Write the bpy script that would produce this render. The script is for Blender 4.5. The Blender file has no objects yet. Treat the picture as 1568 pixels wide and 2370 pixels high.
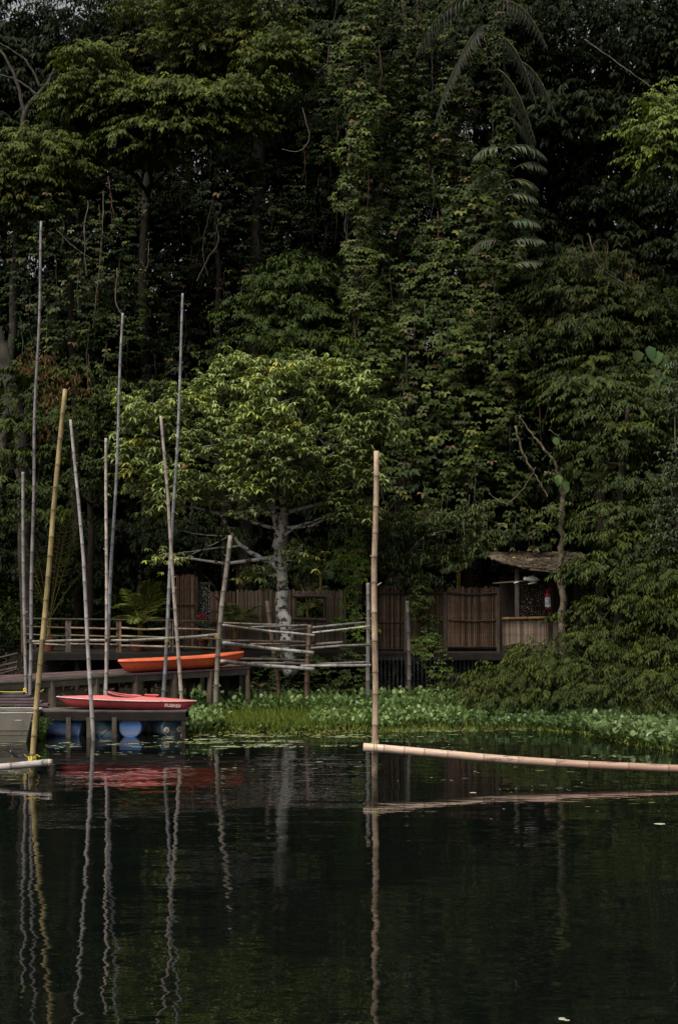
import bpy, bmesh, math, random
import numpy as np
from mathutils import Vector, Matrix

# ------------------------------------------------------------------ camera, sky, sun, exposure
S = bpy.context.scene
COL = S.collection
H_CAM, F_PX, U0, V0 = 4.3, 3292.0, 784.0, 1300.0
cam_d = bpy.data.cameras.new('camera'); cam_d.lens = 50; cam_d.sensor_width = 36
cam_d.shift_y = 0.0485; cam_d.clip_start = 0.1; cam_d.clip_end = 2000
cam = bpy.data.objects.new('camera', cam_d); COL.objects.link(cam)
cam.location = (0, 0, H_CAM); cam.rotation_euler = (math.radians(90), 0, 0)
S.camera = cam
SUN_DIR = Vector((-0.32, -0.42, 0.85)).normalized()
W = bpy.data.worlds.new('World'); S.world = W; W.use_nodes = True
nt = W.node_tree; nt.nodes.clear()
sky = nt.nodes.new('ShaderNodeTexSky'); sky.sky_type = 'NISHITA'; sky.sun_disc = False
sky.sun_elevation = math.asin(SUN_DIR.z); sky.sun_rotation = math.atan2(SUN_DIR.x, SUN_DIR.y)
sky.dust_density = 6; sky.air_density = 1.0; sky.ozone_density = 1.0
hs = nt.nodes.new('ShaderNodeHueSaturation'); hs.inputs['Saturation'].default_value = 0.10   # overcast: grey sky
bg = nt.nodes.new('ShaderNodeBackground'); bg.inputs['Strength'].default_value = 0.07
wo = nt.nodes.new('ShaderNodeOutputWorld')
nt.links.new(sky.outputs[0], hs.inputs['Color']); nt.links.new(hs.outputs[0], bg.inputs['Color']); nt.links.new(bg.outputs[0], wo.inputs[0])
sd = bpy.data.lights.new('sun', 'SUN'); sd.energy = 1.5; sd.angle = math.radians(20); sd.color = (1, .95, .85)
so = bpy.data.objects.new('sun', sd); COL.objects.link(so); so.location = (-20, -20, 40)
so.rotation_euler = SUN_DIR.to_track_quat('Z', 'Y').to_euler()
S.view_settings.view_transform = 'Standard'; S.view_settings.look = 'None'
S.view_settings.exposure = 0.92; S.view_settings.gamma = 1.0
S.render.engine = 'CYCLES'
S.cycles.use_denoising = True
S.cycles.max_bounces = 6; S.cycles.diffuse_bounces = 3; S.cycles.glossy_bounces = 3
S.cycles.transmission_bounces = 2; S.cycles.caustics_reflective = False; S.cycles.caustics_refractive = False

rng = np.random.default_rng(7); random.seed(7)
R = random.random
def U(a, b): return a + (b - a) * R()
def at(u, v, D): return Vector(((u - U0) * D / F_PX, D, H_CAM - (v - V0) * D / F_PX))
def wat(u, v):                                   # the point of the lake surface seen at (u, v)
    D = H_CAM * F_PX / (v - V0); return Vector(((u - U0) * D / F_PX, D, 0))
def px(n, D): return n * D / F_PX

# ------------------------------------------------------------------ materials
def new_mat(name):
    m = bpy.data.materials.new(name); m.use_nodes = True
    n = m.node_tree; n.nodes.clear()
    out = n.nodes.new('ShaderNodeOutputMaterial'); p = n.nodes.new('ShaderNodeBsdfPrincipled')
    n.links.new(p.outputs[0], out.inputs['Surface'])
    return m, n, p, out
def noise(n, scale, detail=3, rough=.6, coord='Object', stretch=(1, 1, 1)):
    tc = n.nodes.new('ShaderNodeTexCoord'); mp = n.nodes.new('ShaderNodeMapping'); mp.inputs['Scale'].default_value = stretch
    t = n.nodes.new('ShaderNodeTexNoise'); t.inputs['Scale'].default_value = scale
    t.inputs['Detail'].default_value = detail; t.inputs['Roughness'].default_value = rough
    n.links.new(tc.outputs[coord], mp.inputs[0]); n.links.new(mp.outputs[0], t.inputs['Vector'])
    return t
def ramp(n, src, stops):
    r = n.nodes.new('ShaderNodeValToRGB'); e = r.color_ramp.elements
    while len(e) < len(stops): e.new(0.5)
    for k, (p, c) in enumerate(stops):
        e[k].position = p; e[k].color = (c, c, c, 1) if not hasattr(c, '__len__') else (*c, 1)
    n.links.new(src, r.inputs[0]); return r
def mix(n, a, b, fac, mode='MIX'):
    x = n.nodes.new('ShaderNodeMix'); x.data_type = 'RGBA'; x.blend_type = mode
    for s, v in ((x.inputs[0], fac), (x.inputs[6], a), (x.inputs[7], b)):
        if hasattr(v, 'is_output') or isinstance(v, bpy.types.NodeSocket): n.links.new(v, s)
        elif hasattr(v, '__len__'): s.default_value = (*v, 1) if len(v) == 3 else v
        else: s.default_value = v
    return x.outputs[2]
def bump(n, p, src, strength, dist):
    b = n.nodes.new('ShaderNodeBump'); b.inputs['Strength'].default_value = strength; b.inputs['Distance'].default_value = dist
    n.links.new(src, b.inputs['Height']); n.links.new(b.outputs[0], p.inputs['Normal']); return b
def attr_col(n):
    a = n.nodes.new('ShaderNodeAttribute'); a.attribute_name = 'Col'; return a.outputs['Color']
def leaf_mat(name, rough=.5, transl=.18, spec=.10):
    m, n, p, out = new_mat(name)
    c = attr_col(n); n.links.new(c, p.inputs['Base Color']); p.inputs['Roughness'].default_value = rough
    p.inputs['Specular IOR Level'].default_value = spec
    t = n.nodes.new('ShaderNodeBsdfTranslucent'); c2 = mix(n, c, (1.2, 1.3, .5), 1, 'MULTIPLY'); n.links.new(c2, t.inputs[0])
    mx = n.nodes.new('ShaderNodeMixShader'); mx.inputs[0].default_value = transl
    n.links.new(p.outputs[0], mx.inputs[1]); n.links.new(t.outputs[0], mx.inputs[2]); n.links.new(mx.outputs[0], out.inputs['Surface'])
    return m
def grain_mat(name, stretch, lo=.55, hi=1.2, scale=6, rough=.75, bs=.3, rnd=0., spots=None):
    """colour comes from the 'Col' attribute, broken up by streaks along the grain"""
    m, n, p, out = new_mat(name)
    t = noise(n, scale, 5, .65, 'Object', stretch)
    r = ramp(n, t.outputs['Fac'], [(.25, lo), (.75, hi)])
    c = mix(n, attr_col(n), r.outputs[0], 1, 'MULTIPLY')
    t2 = noise(n, 2.3, 4, .6, 'Object', (1, 1, 1)); r2 = ramp(n, t2.outputs['Fac'], [(.35, .7), (.65, 1.15)])
    c = mix(n, c, r2.outputs[0], 1, 'MULTIPLY')
    if spots:
        t3 = noise(n, spots[0], 3, .6); r3 = ramp(n, t3.outputs['Fac'], [(spots[1], 0), (spots[1] + .05, 1)])
        c = mix(n, c, spots[2], r3.outputs[0])
    if rnd:
        oi = n.nodes.new('ShaderNodeObjectInfo'); rr = ramp(n, oi.outputs['Random'], [(0, 1 - rnd), (1, 1 + rnd)])
        c = mix(n, c, rr.outputs[0], 1, 'MULTIPLY')
    n.links.new(c, p.inputs['Base Color']); p.inputs['Roughness'].default_value = rough; p.inputs['Specular IOR Level'].default_value = .35 if rough < .6 else .08
    bump(n, p, t.outputs['Fac'], bs, .01)
    return m
M = {}
M['leaf'] = leaf_mat('leaf', .55)
M['leaf_gloss'] = leaf_mat("leaf_gloss", .5, .15, .10)
M['leaf_wax'] = leaf_mat('leaf_wax', .32, .2, .3)
M['bamboo_up'] = grain_mat('bamboo_up', (6, 6, .8), .42, 1.3, 5, .55, .3, rnd=.12)
M['bamboo_flat'] = grain_mat('bamboo_flat', (.8, 6, 6), .42, 1.25, 5, .6, .3, rnd=.15)
M['log'] = grain_mat('log', (.35, 5, 5), .75, 1.15, 4, .45, .1, spots=None)
M['wood_flat'] = grain_mat('wood_flat', (.6, 9, 9), .5, 1.25, 6, .8, .5)
M['wood_up'] = grain_mat('wood_up', (9, 9, .6), .5, 1.25, 6, .8, .5)
M['slat'] = grain_mat('slat', (10, 10, .7), .45, 1.35, 6, .75, .4, rnd=.45)
M['bark'] = grain_mat('bark', (3, 3, 1), .45, 1.3, 5, .85, .8)
M['bark_mottled'] = grain_mat('bark_mottled', (1, 1, 1.2), .75, 1.1, 5, .85, .6, spots=(6, .53, (.06, .05, .04)))
M['plain'] = grain_mat('plain', (1, 1, 1), .85, 1.1, 4, .6, .05)
M['shingle'] = grain_mat('shingle', (.6, 5, 5), .5, 1.3, 8, .85, .5, rnd=.5)

def paint(name, base, rough, wear=None, stain=None, bs=.05):
    m, n, p, out = new_mat(name)
    t = noise(n, 2.5, 5, .65); r = ramp(n, t.outputs['Fac'], [(.3, .82), (.7, 1.08)])
    c = mix(n, base, r.outputs[0], 1, 'MULTIPLY')
    t2 = noise(n, 22, 4, .7); 
    if stain:
        r2 = ramp(n, t2.outputs['Fac'], [(.5, 0), (.72, 1)]); c = mix(n, c, stain, r2.outputs[0])
    if wear:
        t3 = noise(n, 7, 6, .7); r3 = ramp(n, t3.outputs['Fac'], [(.63, 0), (.66, 1)]); c = mix(n, c, wear, r3.outputs[0])
    n.links.new(c, p.inputs['Base Color']); p.inputs['Roughness'].default_value = rough
    bump(n, p, t2.outputs['Fac'], bs, .004)
    return m
M['red_deck'] = paint('red_deck', (.68, .17, .16), .55, (.52, .12, .115), (.45, .10, .1))
M['red_hull'] = paint('red_hull', (.36, .045, .05), .45, None, (.16, .03, .03))
M['chipped_white'] = paint('chipped_white', (.62, .56, .52), .6, (.36, .045, .05), (.3, .1, .1))
M['orange_hull'] = paint('orange_hull', (.72, .115, .045), .5, None, (.30, .06, .03))
M['orange_deck'] = paint('orange_deck', (.80, .165, .065), .5, (.6, .12, .05), (.5, .11, .05))
M['blue_drum'] = paint('blue_drum', (.06, .16, .42), .5, (.10, .13, .20), (.14, .14, .15))
M['teal_drum'] = paint('teal_drum', (.05, .115, .16), .45, (.08, .10, .11), (.08, .09, .09))
for k_ in ('blue_drum', 'teal_drum'):                 # a tide mark of dried mud just above the water
    nn_ = M[k_].node_tree; pb = nn_.nodes['Principled BSDF']; src_ = pb.inputs['Base Color'].links[0].from_socket
    ge = nn_.nodes.new('ShaderNodeNewGeometry'); sp = nn_.nodes.new('ShaderNodeSeparateXYZ'); nn_.links.new(ge.outputs['Position'], sp.inputs[0])
    rz = ramp(nn_, sp.outputs['Z'], [(.05, 0), (.075, .8), (.125, .7), (.16, .25), (.24, .1), (.30, 0)])
    nn_.links.new(mix(nn_, src_, (.20, .17, .16), rz.outputs[0]), pb.inputs['Base Color'])
M['alu'] = paint('alu', (.20, .185, .155), .5, (.13, .075, .045), (.2, .12, .07))
M['alu_rim'] = paint('alu_rim', (.42, .42, .40), .4, None, (.25, .22, .2))
M['yellow_cord'] = paint('yellow_cord', (.72, .56, .06), .5)
M['twine'] = paint('twine', (.30, .24, .09), .8)
M['dark_twine'] = paint('dark_twine', (.06, .045, .03), .8)
M['ext_red'] = paint('ext_red', (.50, .015, .02), .35)
M['ext_label'] = paint('ext_label', (.78, .78, .80), .5)
M['black'] = paint('black', (.012, .012, .014), .5)
M['white_cloth'] = paint('white_cloth', (.80, .74, .66), .8, None, (.6, .5, .4))
M['terracotta'] = paint('terracotta', (.20, .062, .032), .8, None, (.1, .05, .03))
M['rust'] = paint('rust', (.38, .30, .22), .8, (.12, .05, .03))
M['fruit'] = paint('fruit', (.17, .06, .035), .7, None, (.1, .05, .03))
M['wire'] = paint('wire', (.07, .08, .075), .5)
M['flower'] = leaf_mat('flower', .5)
M['duckweed'] = leaf_mat('duckweed', .7, .05)
# soil, darkened overall to put the shade under the decks in its colour
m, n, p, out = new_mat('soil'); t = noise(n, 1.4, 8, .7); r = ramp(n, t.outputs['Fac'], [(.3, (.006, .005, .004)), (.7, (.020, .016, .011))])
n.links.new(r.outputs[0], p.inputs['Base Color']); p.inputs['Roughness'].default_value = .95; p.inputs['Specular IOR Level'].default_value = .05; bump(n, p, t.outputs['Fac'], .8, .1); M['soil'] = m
# water: dark lake, slow ripples
m, n, p, out = new_mat('lake_water')
p.inputs['Base Color'].default_value = (.0028, .0040, .0032, 1); p.inputs['Roughness'].default_value = .015; p.inputs['IOR'].default_value = 1.5
a = noise(n, 1.0, 3, .5, 'Object', (.7, 1.5, 1)); b = noise(n, 1.0, 2, .5, 'Object', (.16, .5, 1)); c = noise(n, 1.0, 3, .55, 'Object', (1.6, 5.5, 1))
pm = noise(n, .16, 2, .5, 'Object', (.35, 1.2, 1)); pr = ramp(n, pm.outputs['Fac'], [(.42, .15), (.62, 1)])
def mth(op, x, y):
    q = n.nodes.new('ShaderNodeMath'); q.operation = op
    for s, v in zip(q.inputs, (x, y)):
        if isinstance(v, bpy.types.NodeSocket): n.links.new(v, s)
        else: s.default_value = v
    return q.outputs[0]
cc = mth('MULTIPLY', mth('MULTIPLY', c.outputs['Fac'], pr.outputs[0]), .10)
hgt = mth('ADD', mth('ADD', mth('MULTIPLY', a.outputs['Fac'], .42), mth('MULTIPLY', b.outputs['Fac'], 1.0)), cc)
bump(n, p, hgt, 1.0, .024); M['water'] = m

# ------------------------------------------------------------------ mesh building
def base_of(o):
    b = Vector((0, 0, 0))
    while o is not None: b += o.location; o = o.parent
    return b
class MB:
    def __init__(s): s.v = []; s.f = []; s.c = []; s.n = 0
    def add(s, verts, faces, col):
        verts = [tuple(x) for x in verts]
        s.v += verts; s.f += [tuple(i + s.n for i in f) for f in faces]; s.n += len(verts)
        if len(col) == len(verts) and hasattr(col[0], '__len__'): s.c += [tuple(x) for x in col]
        else: s.c += [tuple(col)] * len(verts)
    def box(s, c, size, col=(.1, .1, .1), rot=None, jit=0):
        hx, hy, hz = size[0] / 2, size[1] / 2, size[2] / 2
        vs = [Vector((sx * hx, sy * hy, sz * hz)) for sx in (-1, 1) for sy in (-1, 1) for sz in (-1, 1)]
        if jit: vs = [v + Vector((U(-jit, jit), U(-jit, jit), U(-jit, jit))) for v in vs]
        if rot is not None: vs = [rot @ v for v in vs]
        s.add([Vector(c) + v for v in vs], [(0, 1, 3, 2), (4, 6, 7, 5), (0, 4, 5, 1), (2, 3, 7, 6), (0, 2, 6, 4), (1, 5, 7, 3)], col)
    def bar(s, a, b, w, t, col, up=Vector((0, 0, 1))):          # a squared timber from a to b
        a, b = Vector(a), Vector(b); d = (b - a); L = d.length; d.normalize()
        sd = d.cross(up).normalized(); u2 = sd.cross(d)
        m3 = Matrix((d, sd, u2)).transposed()
        s.box((a + b) / 2, (L, w, t), col, m3)
    def tube(s, pts, rad, col, sides=7, cap=True):
        pts = [Vector(p) for p in pts]; nP = len(pts)
        if not hasattr(rad, '__len__'): rad = [rad] * nP
        cols = col if hasattr(col[0], '__len__') else [col] * nP
        vs, cs, fs = [], [], []
        prev = None
        for i, p in enumerate(pts):
            d = (pts[min(i + 1, nP - 1)] - pts[max(i - 1, 0)])
            if d.length < 1e-7: d = Vector((0, 0, 1))
            d.normalize()
            if prev is None:
                ref = Vector((0, 1, 0)) if abs(d.y) < .9 else Vector((1, 0, 0))
                x = d.cross(ref).normalized()
            else: x = (prev - d * prev.dot(d)).normalized()
            prev = x; y = d.cross(x)
            for k in range(sides):
                an = 2 * math.pi * k / sides
                vs.append(p + (x * math.cos(an) + y * math.sin(an)) * rad[i]); cs.append(cols[i])
        for i in range(nP - 1):
            for k in range(sides):
                k2 = (k + 1) % sides
                fs.append((i * sides + k, i * sides + k2, (i + 1) * sides + k2, (i + 1) * sides + k))
        if cap: fs.append(tuple(range(sides - 1, -1, -1))); fs.append(tuple((nP - 1) * sides + k for k in range(sides)))
        s.add(vs, fs, cs)
    def lathe(s, prof, col, c=(0, 0, 0), axis='Z', sides=16):
        vs, fs, cs = [], [], []
        for i, (r, z) in enumerate(prof):
            for k in range(sides):
                an = 2 * math.pi * k / sides; x, y = r * math.cos(an), r * math.sin(an)
                p = (x, y, z) if axis == 'Z' else (x, z, y)
                vs.append(Vector(c) + Vector(p)); cs.append(col[i] if hasattr(col[0], '__len__') else col)
        for i in range(len(prof) - 1):
            for k in range(sides):
                k2 = (k + 1) % sides; fs.append((i * sides + k, i * sides + k2, (i + 1) * sides + k2, (i + 1) * sides + k))
        fs.append(tuple(range(sides - 1, -1, -1))); fs.append(tuple((len(prof) - 1) * sides + k for k in range(sides)))
        s.add(vs, fs, cs)
    def loft(s, rings, col, cap=True):
        k = len(rings[0]); vs = [p for r in rings for p in r]; fs = []
        for i in range(len(rings) - 1):
            for j in range(k):
                j2 = (j + 1) % k; fs.append((i * k + j, i * k + j2, (i + 1) * k + j2, (i + 1) * k + j))
        if cap: fs.append(tuple(range(k - 1, -1, -1))); fs.append(tuple((len(rings) - 1) * k + j for j in range(k)))
        if hasattr(col[0], '__len__'): col = [c for c in col for _ in range(k)]
        s.add(vs, fs, col)
    def bamboo(s, pts, r0, r1, col, node=.42, sides=9, bend=.0, hollow=True):
        """a culm: straight internodes with a raised, darker ring at each node"""
        pts = [Vector(p) for p in pts]
        seg = [(pts[i + 1] - pts[i]).length for i in range(len(pts) - 1)]; L = sum(seg)
        def P(x):
            x = max(0, min(L, x))
            for i, l in enumerate(seg):
                if x <= l or i == len(seg) - 1: return pts[i].lerp(pts[i + 1], x / l)
                x -= l
        xs, ps, rs, cs = 0, [], [], []
        def put(x, k, c):
            ps.append(P(x)); rs.append((r0 + (r1 - r0) * x / L) * k); cs.append(c)
        tint = U(.85, 1.12); put(0, 1, [q * tint for q in col])
        if ps[0].z < .3 and ps[0].z < pts[-1].z - L * .5:
            for zz in (.62, .75, .95): put(min(zz, L * .4), 1, [q * tint for q in col])
        x = max(U(.3, 1) * node, 1.05 if ps[0].z < .3 and ps[0].z < pts[-1].z - L * .5 else 0)
        while x < L - .05:
            c0 = [q * tint for q in col]; tint = U(.82, 1.15); c1 = [q * tint for q in col]; dk = [q * .38 for q in col]
            put(x - .030, 1.0, c0); put(x - .012, 1.10, dk); put(x, 1.16, [q * .8 for q in col]); put(x + .012, 1.10, dk); put(x + .030, 1.0, [q * .9 for q in c1])
            step = node * U(.8, 1.2)
            for w_ in (.5,):
                if x + step * w_ < L - .05: put(x + step * w_, 1.0, c1)
            x += step
        put(L, 1, [q * tint for q in col])
        w1, w2, w3 = U(0, 6), U(0, 6), U(.8, 1.5)
        if bend:
            for i, p in enumerate(ps):
                q = min(1, 4 * min(p.z + .3, L) / L) if abs(ps[-1].z - ps[0].z) > L * .5 else 1
                ps[i] = p + Vector((math.sin(p.z * w3 + p.x * w3 + w1), .6 * math.sin(p.z * .8 + p.x + w2), .7 * math.sin(p.x * w3 * 1.3 + w2) if q == 1 else 0)) * bend * q
        for i, p in enumerate(ps):                            # rot and algae where the culm stands in the lake
            if p.z < .22: k_ = max(0, min(1, (p.z + .02) / .24)); cs[i] = tuple(c_ * (.3 + .7 * k_) for c_ in cs[i])
        s.tube(ps, rs, cs, sides)
        if hollow:                                           # a dark disc on the sawn end paints the bore's shade
            d = (ps[-1] - ps[-2]).normalized()
            s.tube([ps[-1] + d * .001, ps[-1] + d * .002], [rs[-1] * .72] * 2, [q * .15 for q in col], sides)
    def ribbon(s, pts, w, col, normal=Vector((0, -1, 0))):
        vs = []; n_ = len(pts)
        for i, p in enumerate(pts):
            d = (Vector(pts[min(i + 1, n_ - 1)]) - Vector(pts[max(i - 1, 0)])).normalized(); x = d.cross(normal).normalized() * w / 2
            vs += [Vector(p) - x, Vector(p) + x]
        s.add(vs, [(2 * i, 2 * i + 1, 2 * i + 3, 2 * i + 2) for i in range(n_ - 1)], col)
    def build(s, name, mat, parent=None, smooth=False, link=True):
        me = bpy.data.meshes.new(name)
        o0 = base_of(parent)
        me.from_pydata([tuple(Vector(v) - o0) for v in s.v], [], s.f); me.update()
        a = me.color_attributes.new('Col', 'FLOAT_COLOR', 'POINT')
        arr = np.ones((len(s.v), 4), dtype=np.float32); arr[:, :3] = np.array(s.c, dtype=np.float32).reshape(-1, 3)
        a.data.foreach_set('color', arr.ravel())
        me.materials.append(mat)
        if smooth: me.polygons.foreach_set('use_smooth', [True] * len(me.polygons))
        o = bpy.data.objects.new(name, me); COL.objects.link(o)
        if parent is not None: o.parent = parent
        return o
def thing(name, label, cat, loc, group=None):
    o = bpy.data.objects.new(name, None); COL.objects.link(o); o.location = loc; o.empty_display_size = .2
    o['label'] = label; o['category'] = cat
    if group: o['group'] = group
    return o
def tag(o, label, cat, group=None):
    o['label'] = label; o['category'] = cat
    if group: o['group'] = group
    return o
def stuff(o, label=None): 
    o['kind'] = 'stuff'
    if label: o['label'] = label
    return o
def clone(o, parent=None):
    c = o.copy(); COL.objects.link(c)
    if parent is not None: c.parent = parent
    for ch in list(o.children): clone(ch, c)
    return c
def piece(src, parent, loc, rot=(0, 0, 0), scale=(1, 1, 1)):     # one more of an alike part, sharing its mesh
    c = src.copy(); COL.objects.link(c); c.parent = parent; c.location = loc; c.rotation_euler = rot; c.scale = scale
    return c

# ------------------------------------------------------------------ leaves
def nrm(a): return a / np.maximum(np.linalg.norm(a, axis=1, keepdims=True), 1e-9)
class Leaves:
    def __init__(s): s.P = []; s.T = []; s.N = []; s.L = []; s.W = []; s.C = []
    def add(s, P, T, N, L, W, C):
        s.P.append(P); s.T.append(nrm(T)); s.N.append(N); s.L.append(L); s.W.append(W); s.C.append(C)
    def count(s): return sum(len(x) for x in s.P)
    def build(s, name, mat, parent, six=False):
        P = np.concatenate(s.P); T = np.concatenate(s.T); N = np.concatenate(s.N); L = np.concatenate(s.L)[:, None]; Wd = np.concatenate(s.W)[:, None]; C = np.concatenate(s.C)
        o0 = np.array(base_of(parent))
        P = P - o0
        B = nrm(np.cross(N, T)); N = nrm(np.cross(T, B)); n_ = len(P)
        up = N * Wd * .16
        if six:
            base = P; l1 = P + T * L * .28 + B * Wd * .46 + up; r1 = P + T * L * .28 - B * Wd * .46 + up
            l2 = P + T * L * .68 + B * Wd * .36 + up * .4 - N * L * .05; r2 = P + T * L * .68 - B * Wd * .36 + up * .4 - N * L * .05
            tip = P + T * L * .98 - N * L * .18; md = P + T * L * .5 - N * L * .02
            V = np.stack([base, l1, l2, tip, r2, r1, md], 1).reshape(-1, 3); k = 7
            F = np.array([[0, 6, 1], [1, 6, 2], [2, 6, 3], [3, 6, 4], [4, 6, 5], [5, 6, 0]])
        else:
            l1 = P + T * L * .42 + B * Wd * .5 + up; r1 = P + T * L * .42 - B * Wd * .5 + up; tip = P + T * L - N * L * .12
            V = np.stack([P, r1, tip, l1], 1).reshape(-1, 3); k = 4
            F = np.array([[0, 1, 2], [0, 2, 3]])
        FF = (F[None] + (np.arange(n_) * k)[:, None, None]).reshape(-1)
        me = bpy.data.meshes.new(name); me.vertices.add(len(V)); me.vertices.foreach_set('co', V.astype(np.float32).ravel())
        nf = len(FF) // 3; me.loops.add(len(FF)); me.loops.foreach_set('vertex_index', FF.astype(np.int32))
        me.polygons.add(nf); me.polygons.foreach_set('loop_start', np.arange(0, nf * 3, 3, dtype=np.int32))
        me.update(calc_edges=True)
        a = me.color_attributes.new('Col', 'FLOAT_COLOR', 'POINT')
        cc = np.ones((n_, k, 4), np.float32); cc[:, :, :3] = C[:, None, :]; a.data.foreach_set('color', cc.ravel())
        me.materials.append(mat)
        o = bpy.data.objects.new(name, me); COL.objects.link(o)
        if parent is not None: o.parent = parent
        o['kind'] = 'stuff'
        return o
def rnd(n_, a=-1, b=1): return rng.uniform(a, b, n_)
def rv(n_, sc=1): return rng.normal(size=(n_, 3)) * sc
def whorl(lv, P, C, L=.17, Wd=.055, n=6, droop=(.15, .95)):
    m_ = len(P); a0 = rnd(m_, 0, 6.28); tilt = rv(m_, .25)
    for k in range(n):
        az = a0 + 6.283 * k / n + rnd(m_, -.25, .25); d = rng.uniform(*droop, m_)
        h = np.stack([np.cos(az), np.sin(az), np.zeros(m_)], 1)
        T = h * np.cos(d)[:, None]; T[:, 2] -= np.sin(d); N = h * np.sin(d)[:, None]; N[:, 2] += np.cos(d)
        s_ = rnd(m_, .75, 1.2)
        lv.add(P, T + tilt * .5, N + tilt * .5, L * s_, Wd * s_, C * rng.uniform(.85, 1.15, (m_, 1)))
def twig(lv, P, D, C, n=5, span=.45, L=.13, Wd=.055, droop=.45, spread=.8):
    """pairs of leaves along a shoot that leaves P in direction D and sags"""
    m_ = len(P); D = nrm(D); sd = nrm(np.cross(D, np.array([[0, 0, 1.]]))+1e-6)
    for j in range(n):
        t = (j + .5) / n; p = P + D * span * t; p = p.copy(); p[:, 2] -= span * .35 * t * t
        for sg in (-1, 1):
            T = D * .55 + sd * sg * spread * (1 - .4 * t); T = T + rv(m_, .18); T[:, 2] -= droop + .25 * t
            N = rv(m_, .22); N[:, 2] += 1; N += D * .3
            s_ = rnd(m_, .75, 1.2)
            lv.add(p + rv(m_, .015), T, N, L * s_, Wd * s_, C * rng.uniform(.82, 1.18, (m_, 1)))
def trifoliate(lv, P, O, C, L=.14, Wd=.11):
    """three hanging leaflets facing outwards (O), as climbing vines carry them"""
    m_ = len(P); O = nrm(O + rv(m_, .3)); sd = nrm(np.cross(O, np.array([[0, 0, 1.]])) + 1e-6)
    for an in (-.95, 0, .95):
        T = sd * math.sin(an); T = T.copy(); T[:, 2] -= math.cos(an) * .8; T = T + O * .45 + rv(m_, .13)
        N = O * .75 + rv(m_, .2); N[:, 2] += .75
        s_ = rnd(m_, .75, 1.2)
        lv.add(P + sd * math.sin(an) * .04, T, N, L * s_, Wd * s_, C * rng.uniform(.85, 1.15, (m_, 1)))
FK = 1.0                                         # scales leaf colour; below one, forest shade is put into it
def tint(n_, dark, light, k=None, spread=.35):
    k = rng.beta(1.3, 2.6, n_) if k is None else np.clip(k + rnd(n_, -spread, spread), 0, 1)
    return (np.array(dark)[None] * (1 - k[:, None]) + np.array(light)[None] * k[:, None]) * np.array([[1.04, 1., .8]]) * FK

def clump_pts(c, r, n_, shell=.45, front=.35, low=-.7):
    """points in the outer part of an ellipsoid, fewer at its back and underside"""
    d = nrm(rng.normal(size=(int(n_ * 2.2) + 20, 3)))
    keep = (d[:, 2] > low + rnd(len(d), 0, .6)) & (d[:, 1] < front + rnd(len(d), 0, .9)); d = d[keep][:n_]
    q = rng.uniform(shell, 1, (len(d), 1)) ** .6
    return np.array(c)[None] + d * q * np.array(r)[None], d
DENS, VDENS = .5, .62
def crown(lv, clumps, dens, kind, dark, light, leaf, pad=(.55, .13), per=9, yoff=0, limbs=None, origin=None, lit=.0, dr=1.0):
    """clumps: (u, v, D, ru, rv) ellipsoids. Each is filled with sagging pads of twigs, the pads with leaves."""
    leaf0 = leaf
    for (u, v, D, ru, rv_) in clumps:
        q_ = U(.75, 1.28); leaf = (leaf0[0] * q_, leaf0[1] * q_ * U(.85, 1.1)) + tuple(leaf0[2:]) if kind == 'whorl' else (leaf0[0], leaf0[1], leaf0[2] * q_, leaf0[3] * q_ * U(.8, 1.1), leaf0[4])
        c = at(u, v, D); r = (px(ru, D), dr * (px(ru, D) + px(rv_, D)) * .5, px(rv_, D))
        npad = max(4, int(DENS * dens * (r[0] * r[2] * 4)))
        pc, pd = clump_pts(c, r, npad)
        if limbs is not None and origin is not None:
            for q in pc[:max(2, npad // 7)]: limbs.append((c, Vector(q)))
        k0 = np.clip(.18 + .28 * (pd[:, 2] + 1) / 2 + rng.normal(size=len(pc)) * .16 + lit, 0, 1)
        n_ = per
        off = rng.normal(size=(len(pc), n_, 3)) * np.array([pad[0], pad[0], pad[1]])[None, None] * .6
        rad = np.hypot(off[..., 0], off[..., 1]); off[..., 2] -= rad * rad * .35
        P = (pc[:, None] + off).reshape(-1, 3); kk = np.repeat(k0, n_)
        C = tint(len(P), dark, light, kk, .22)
        od = rng.random(len(pc)); odd = np.repeat(od, n_); C[odd < .03] *= np.array((1.25, 1.0, .7)); C[(odd > .03) & (odd < .08)] *= np.array((1.5, 1.35, .8)); C[odd > .8] *= .7   # turning, young and old shoots
        if kind == 'whorl': whorl(lv, P, C, *leaf)
        elif kind == 'twig':
            Dv = off.reshape(-1, 3).copy(); Dv[:, 2] *= .3; Dv += np.repeat(pd, n_, 0) * np.array([.5, .5, .1]) + rv(len(P), .12)
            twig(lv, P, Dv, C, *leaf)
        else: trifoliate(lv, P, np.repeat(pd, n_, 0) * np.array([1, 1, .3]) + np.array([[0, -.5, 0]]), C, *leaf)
def path(pts, D, n_=10, wob=.04, dz=None):
    """smooth polyline through (u, v[, D]) points"""
    q = [at(p[0], p[1], p[2] if len(p) > 2 else D) for p in pts]; out_ = []
    for i in range(len(q) - 1):
        p0, p1, p2, p3 = q[max(i - 1, 0)], q[i], q[i + 1], q[min(i + 2, len(q) - 1)]
        for k in range(n_ if i < len(q) - 2 else n_ + 1):
            t = k / n_
            out_.append(.5 * ((2 * p1) + (p2 - p0) * t + (2 * p0 - 5 * p1 + 4 * p2 - p3) * t * t + (3 * p1 - p0 - 3 * p2 + p3) * t ** 3) + Vector((U(-wob, wob), U(-wob, wob), U(-wob, wob) * .5)))
    return out_
def taper(n_, a, b): return [a + (b - a) * i / (n_ - 1) for i in range(n_)]
def limb(mb, pts, D, r0, r1, col, n_=6, wob=.02, sides=7):
    p = path(pts, D, n_, wob); mb.tube(p, taper(len(p), r0, r1), col, sides); return p

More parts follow.
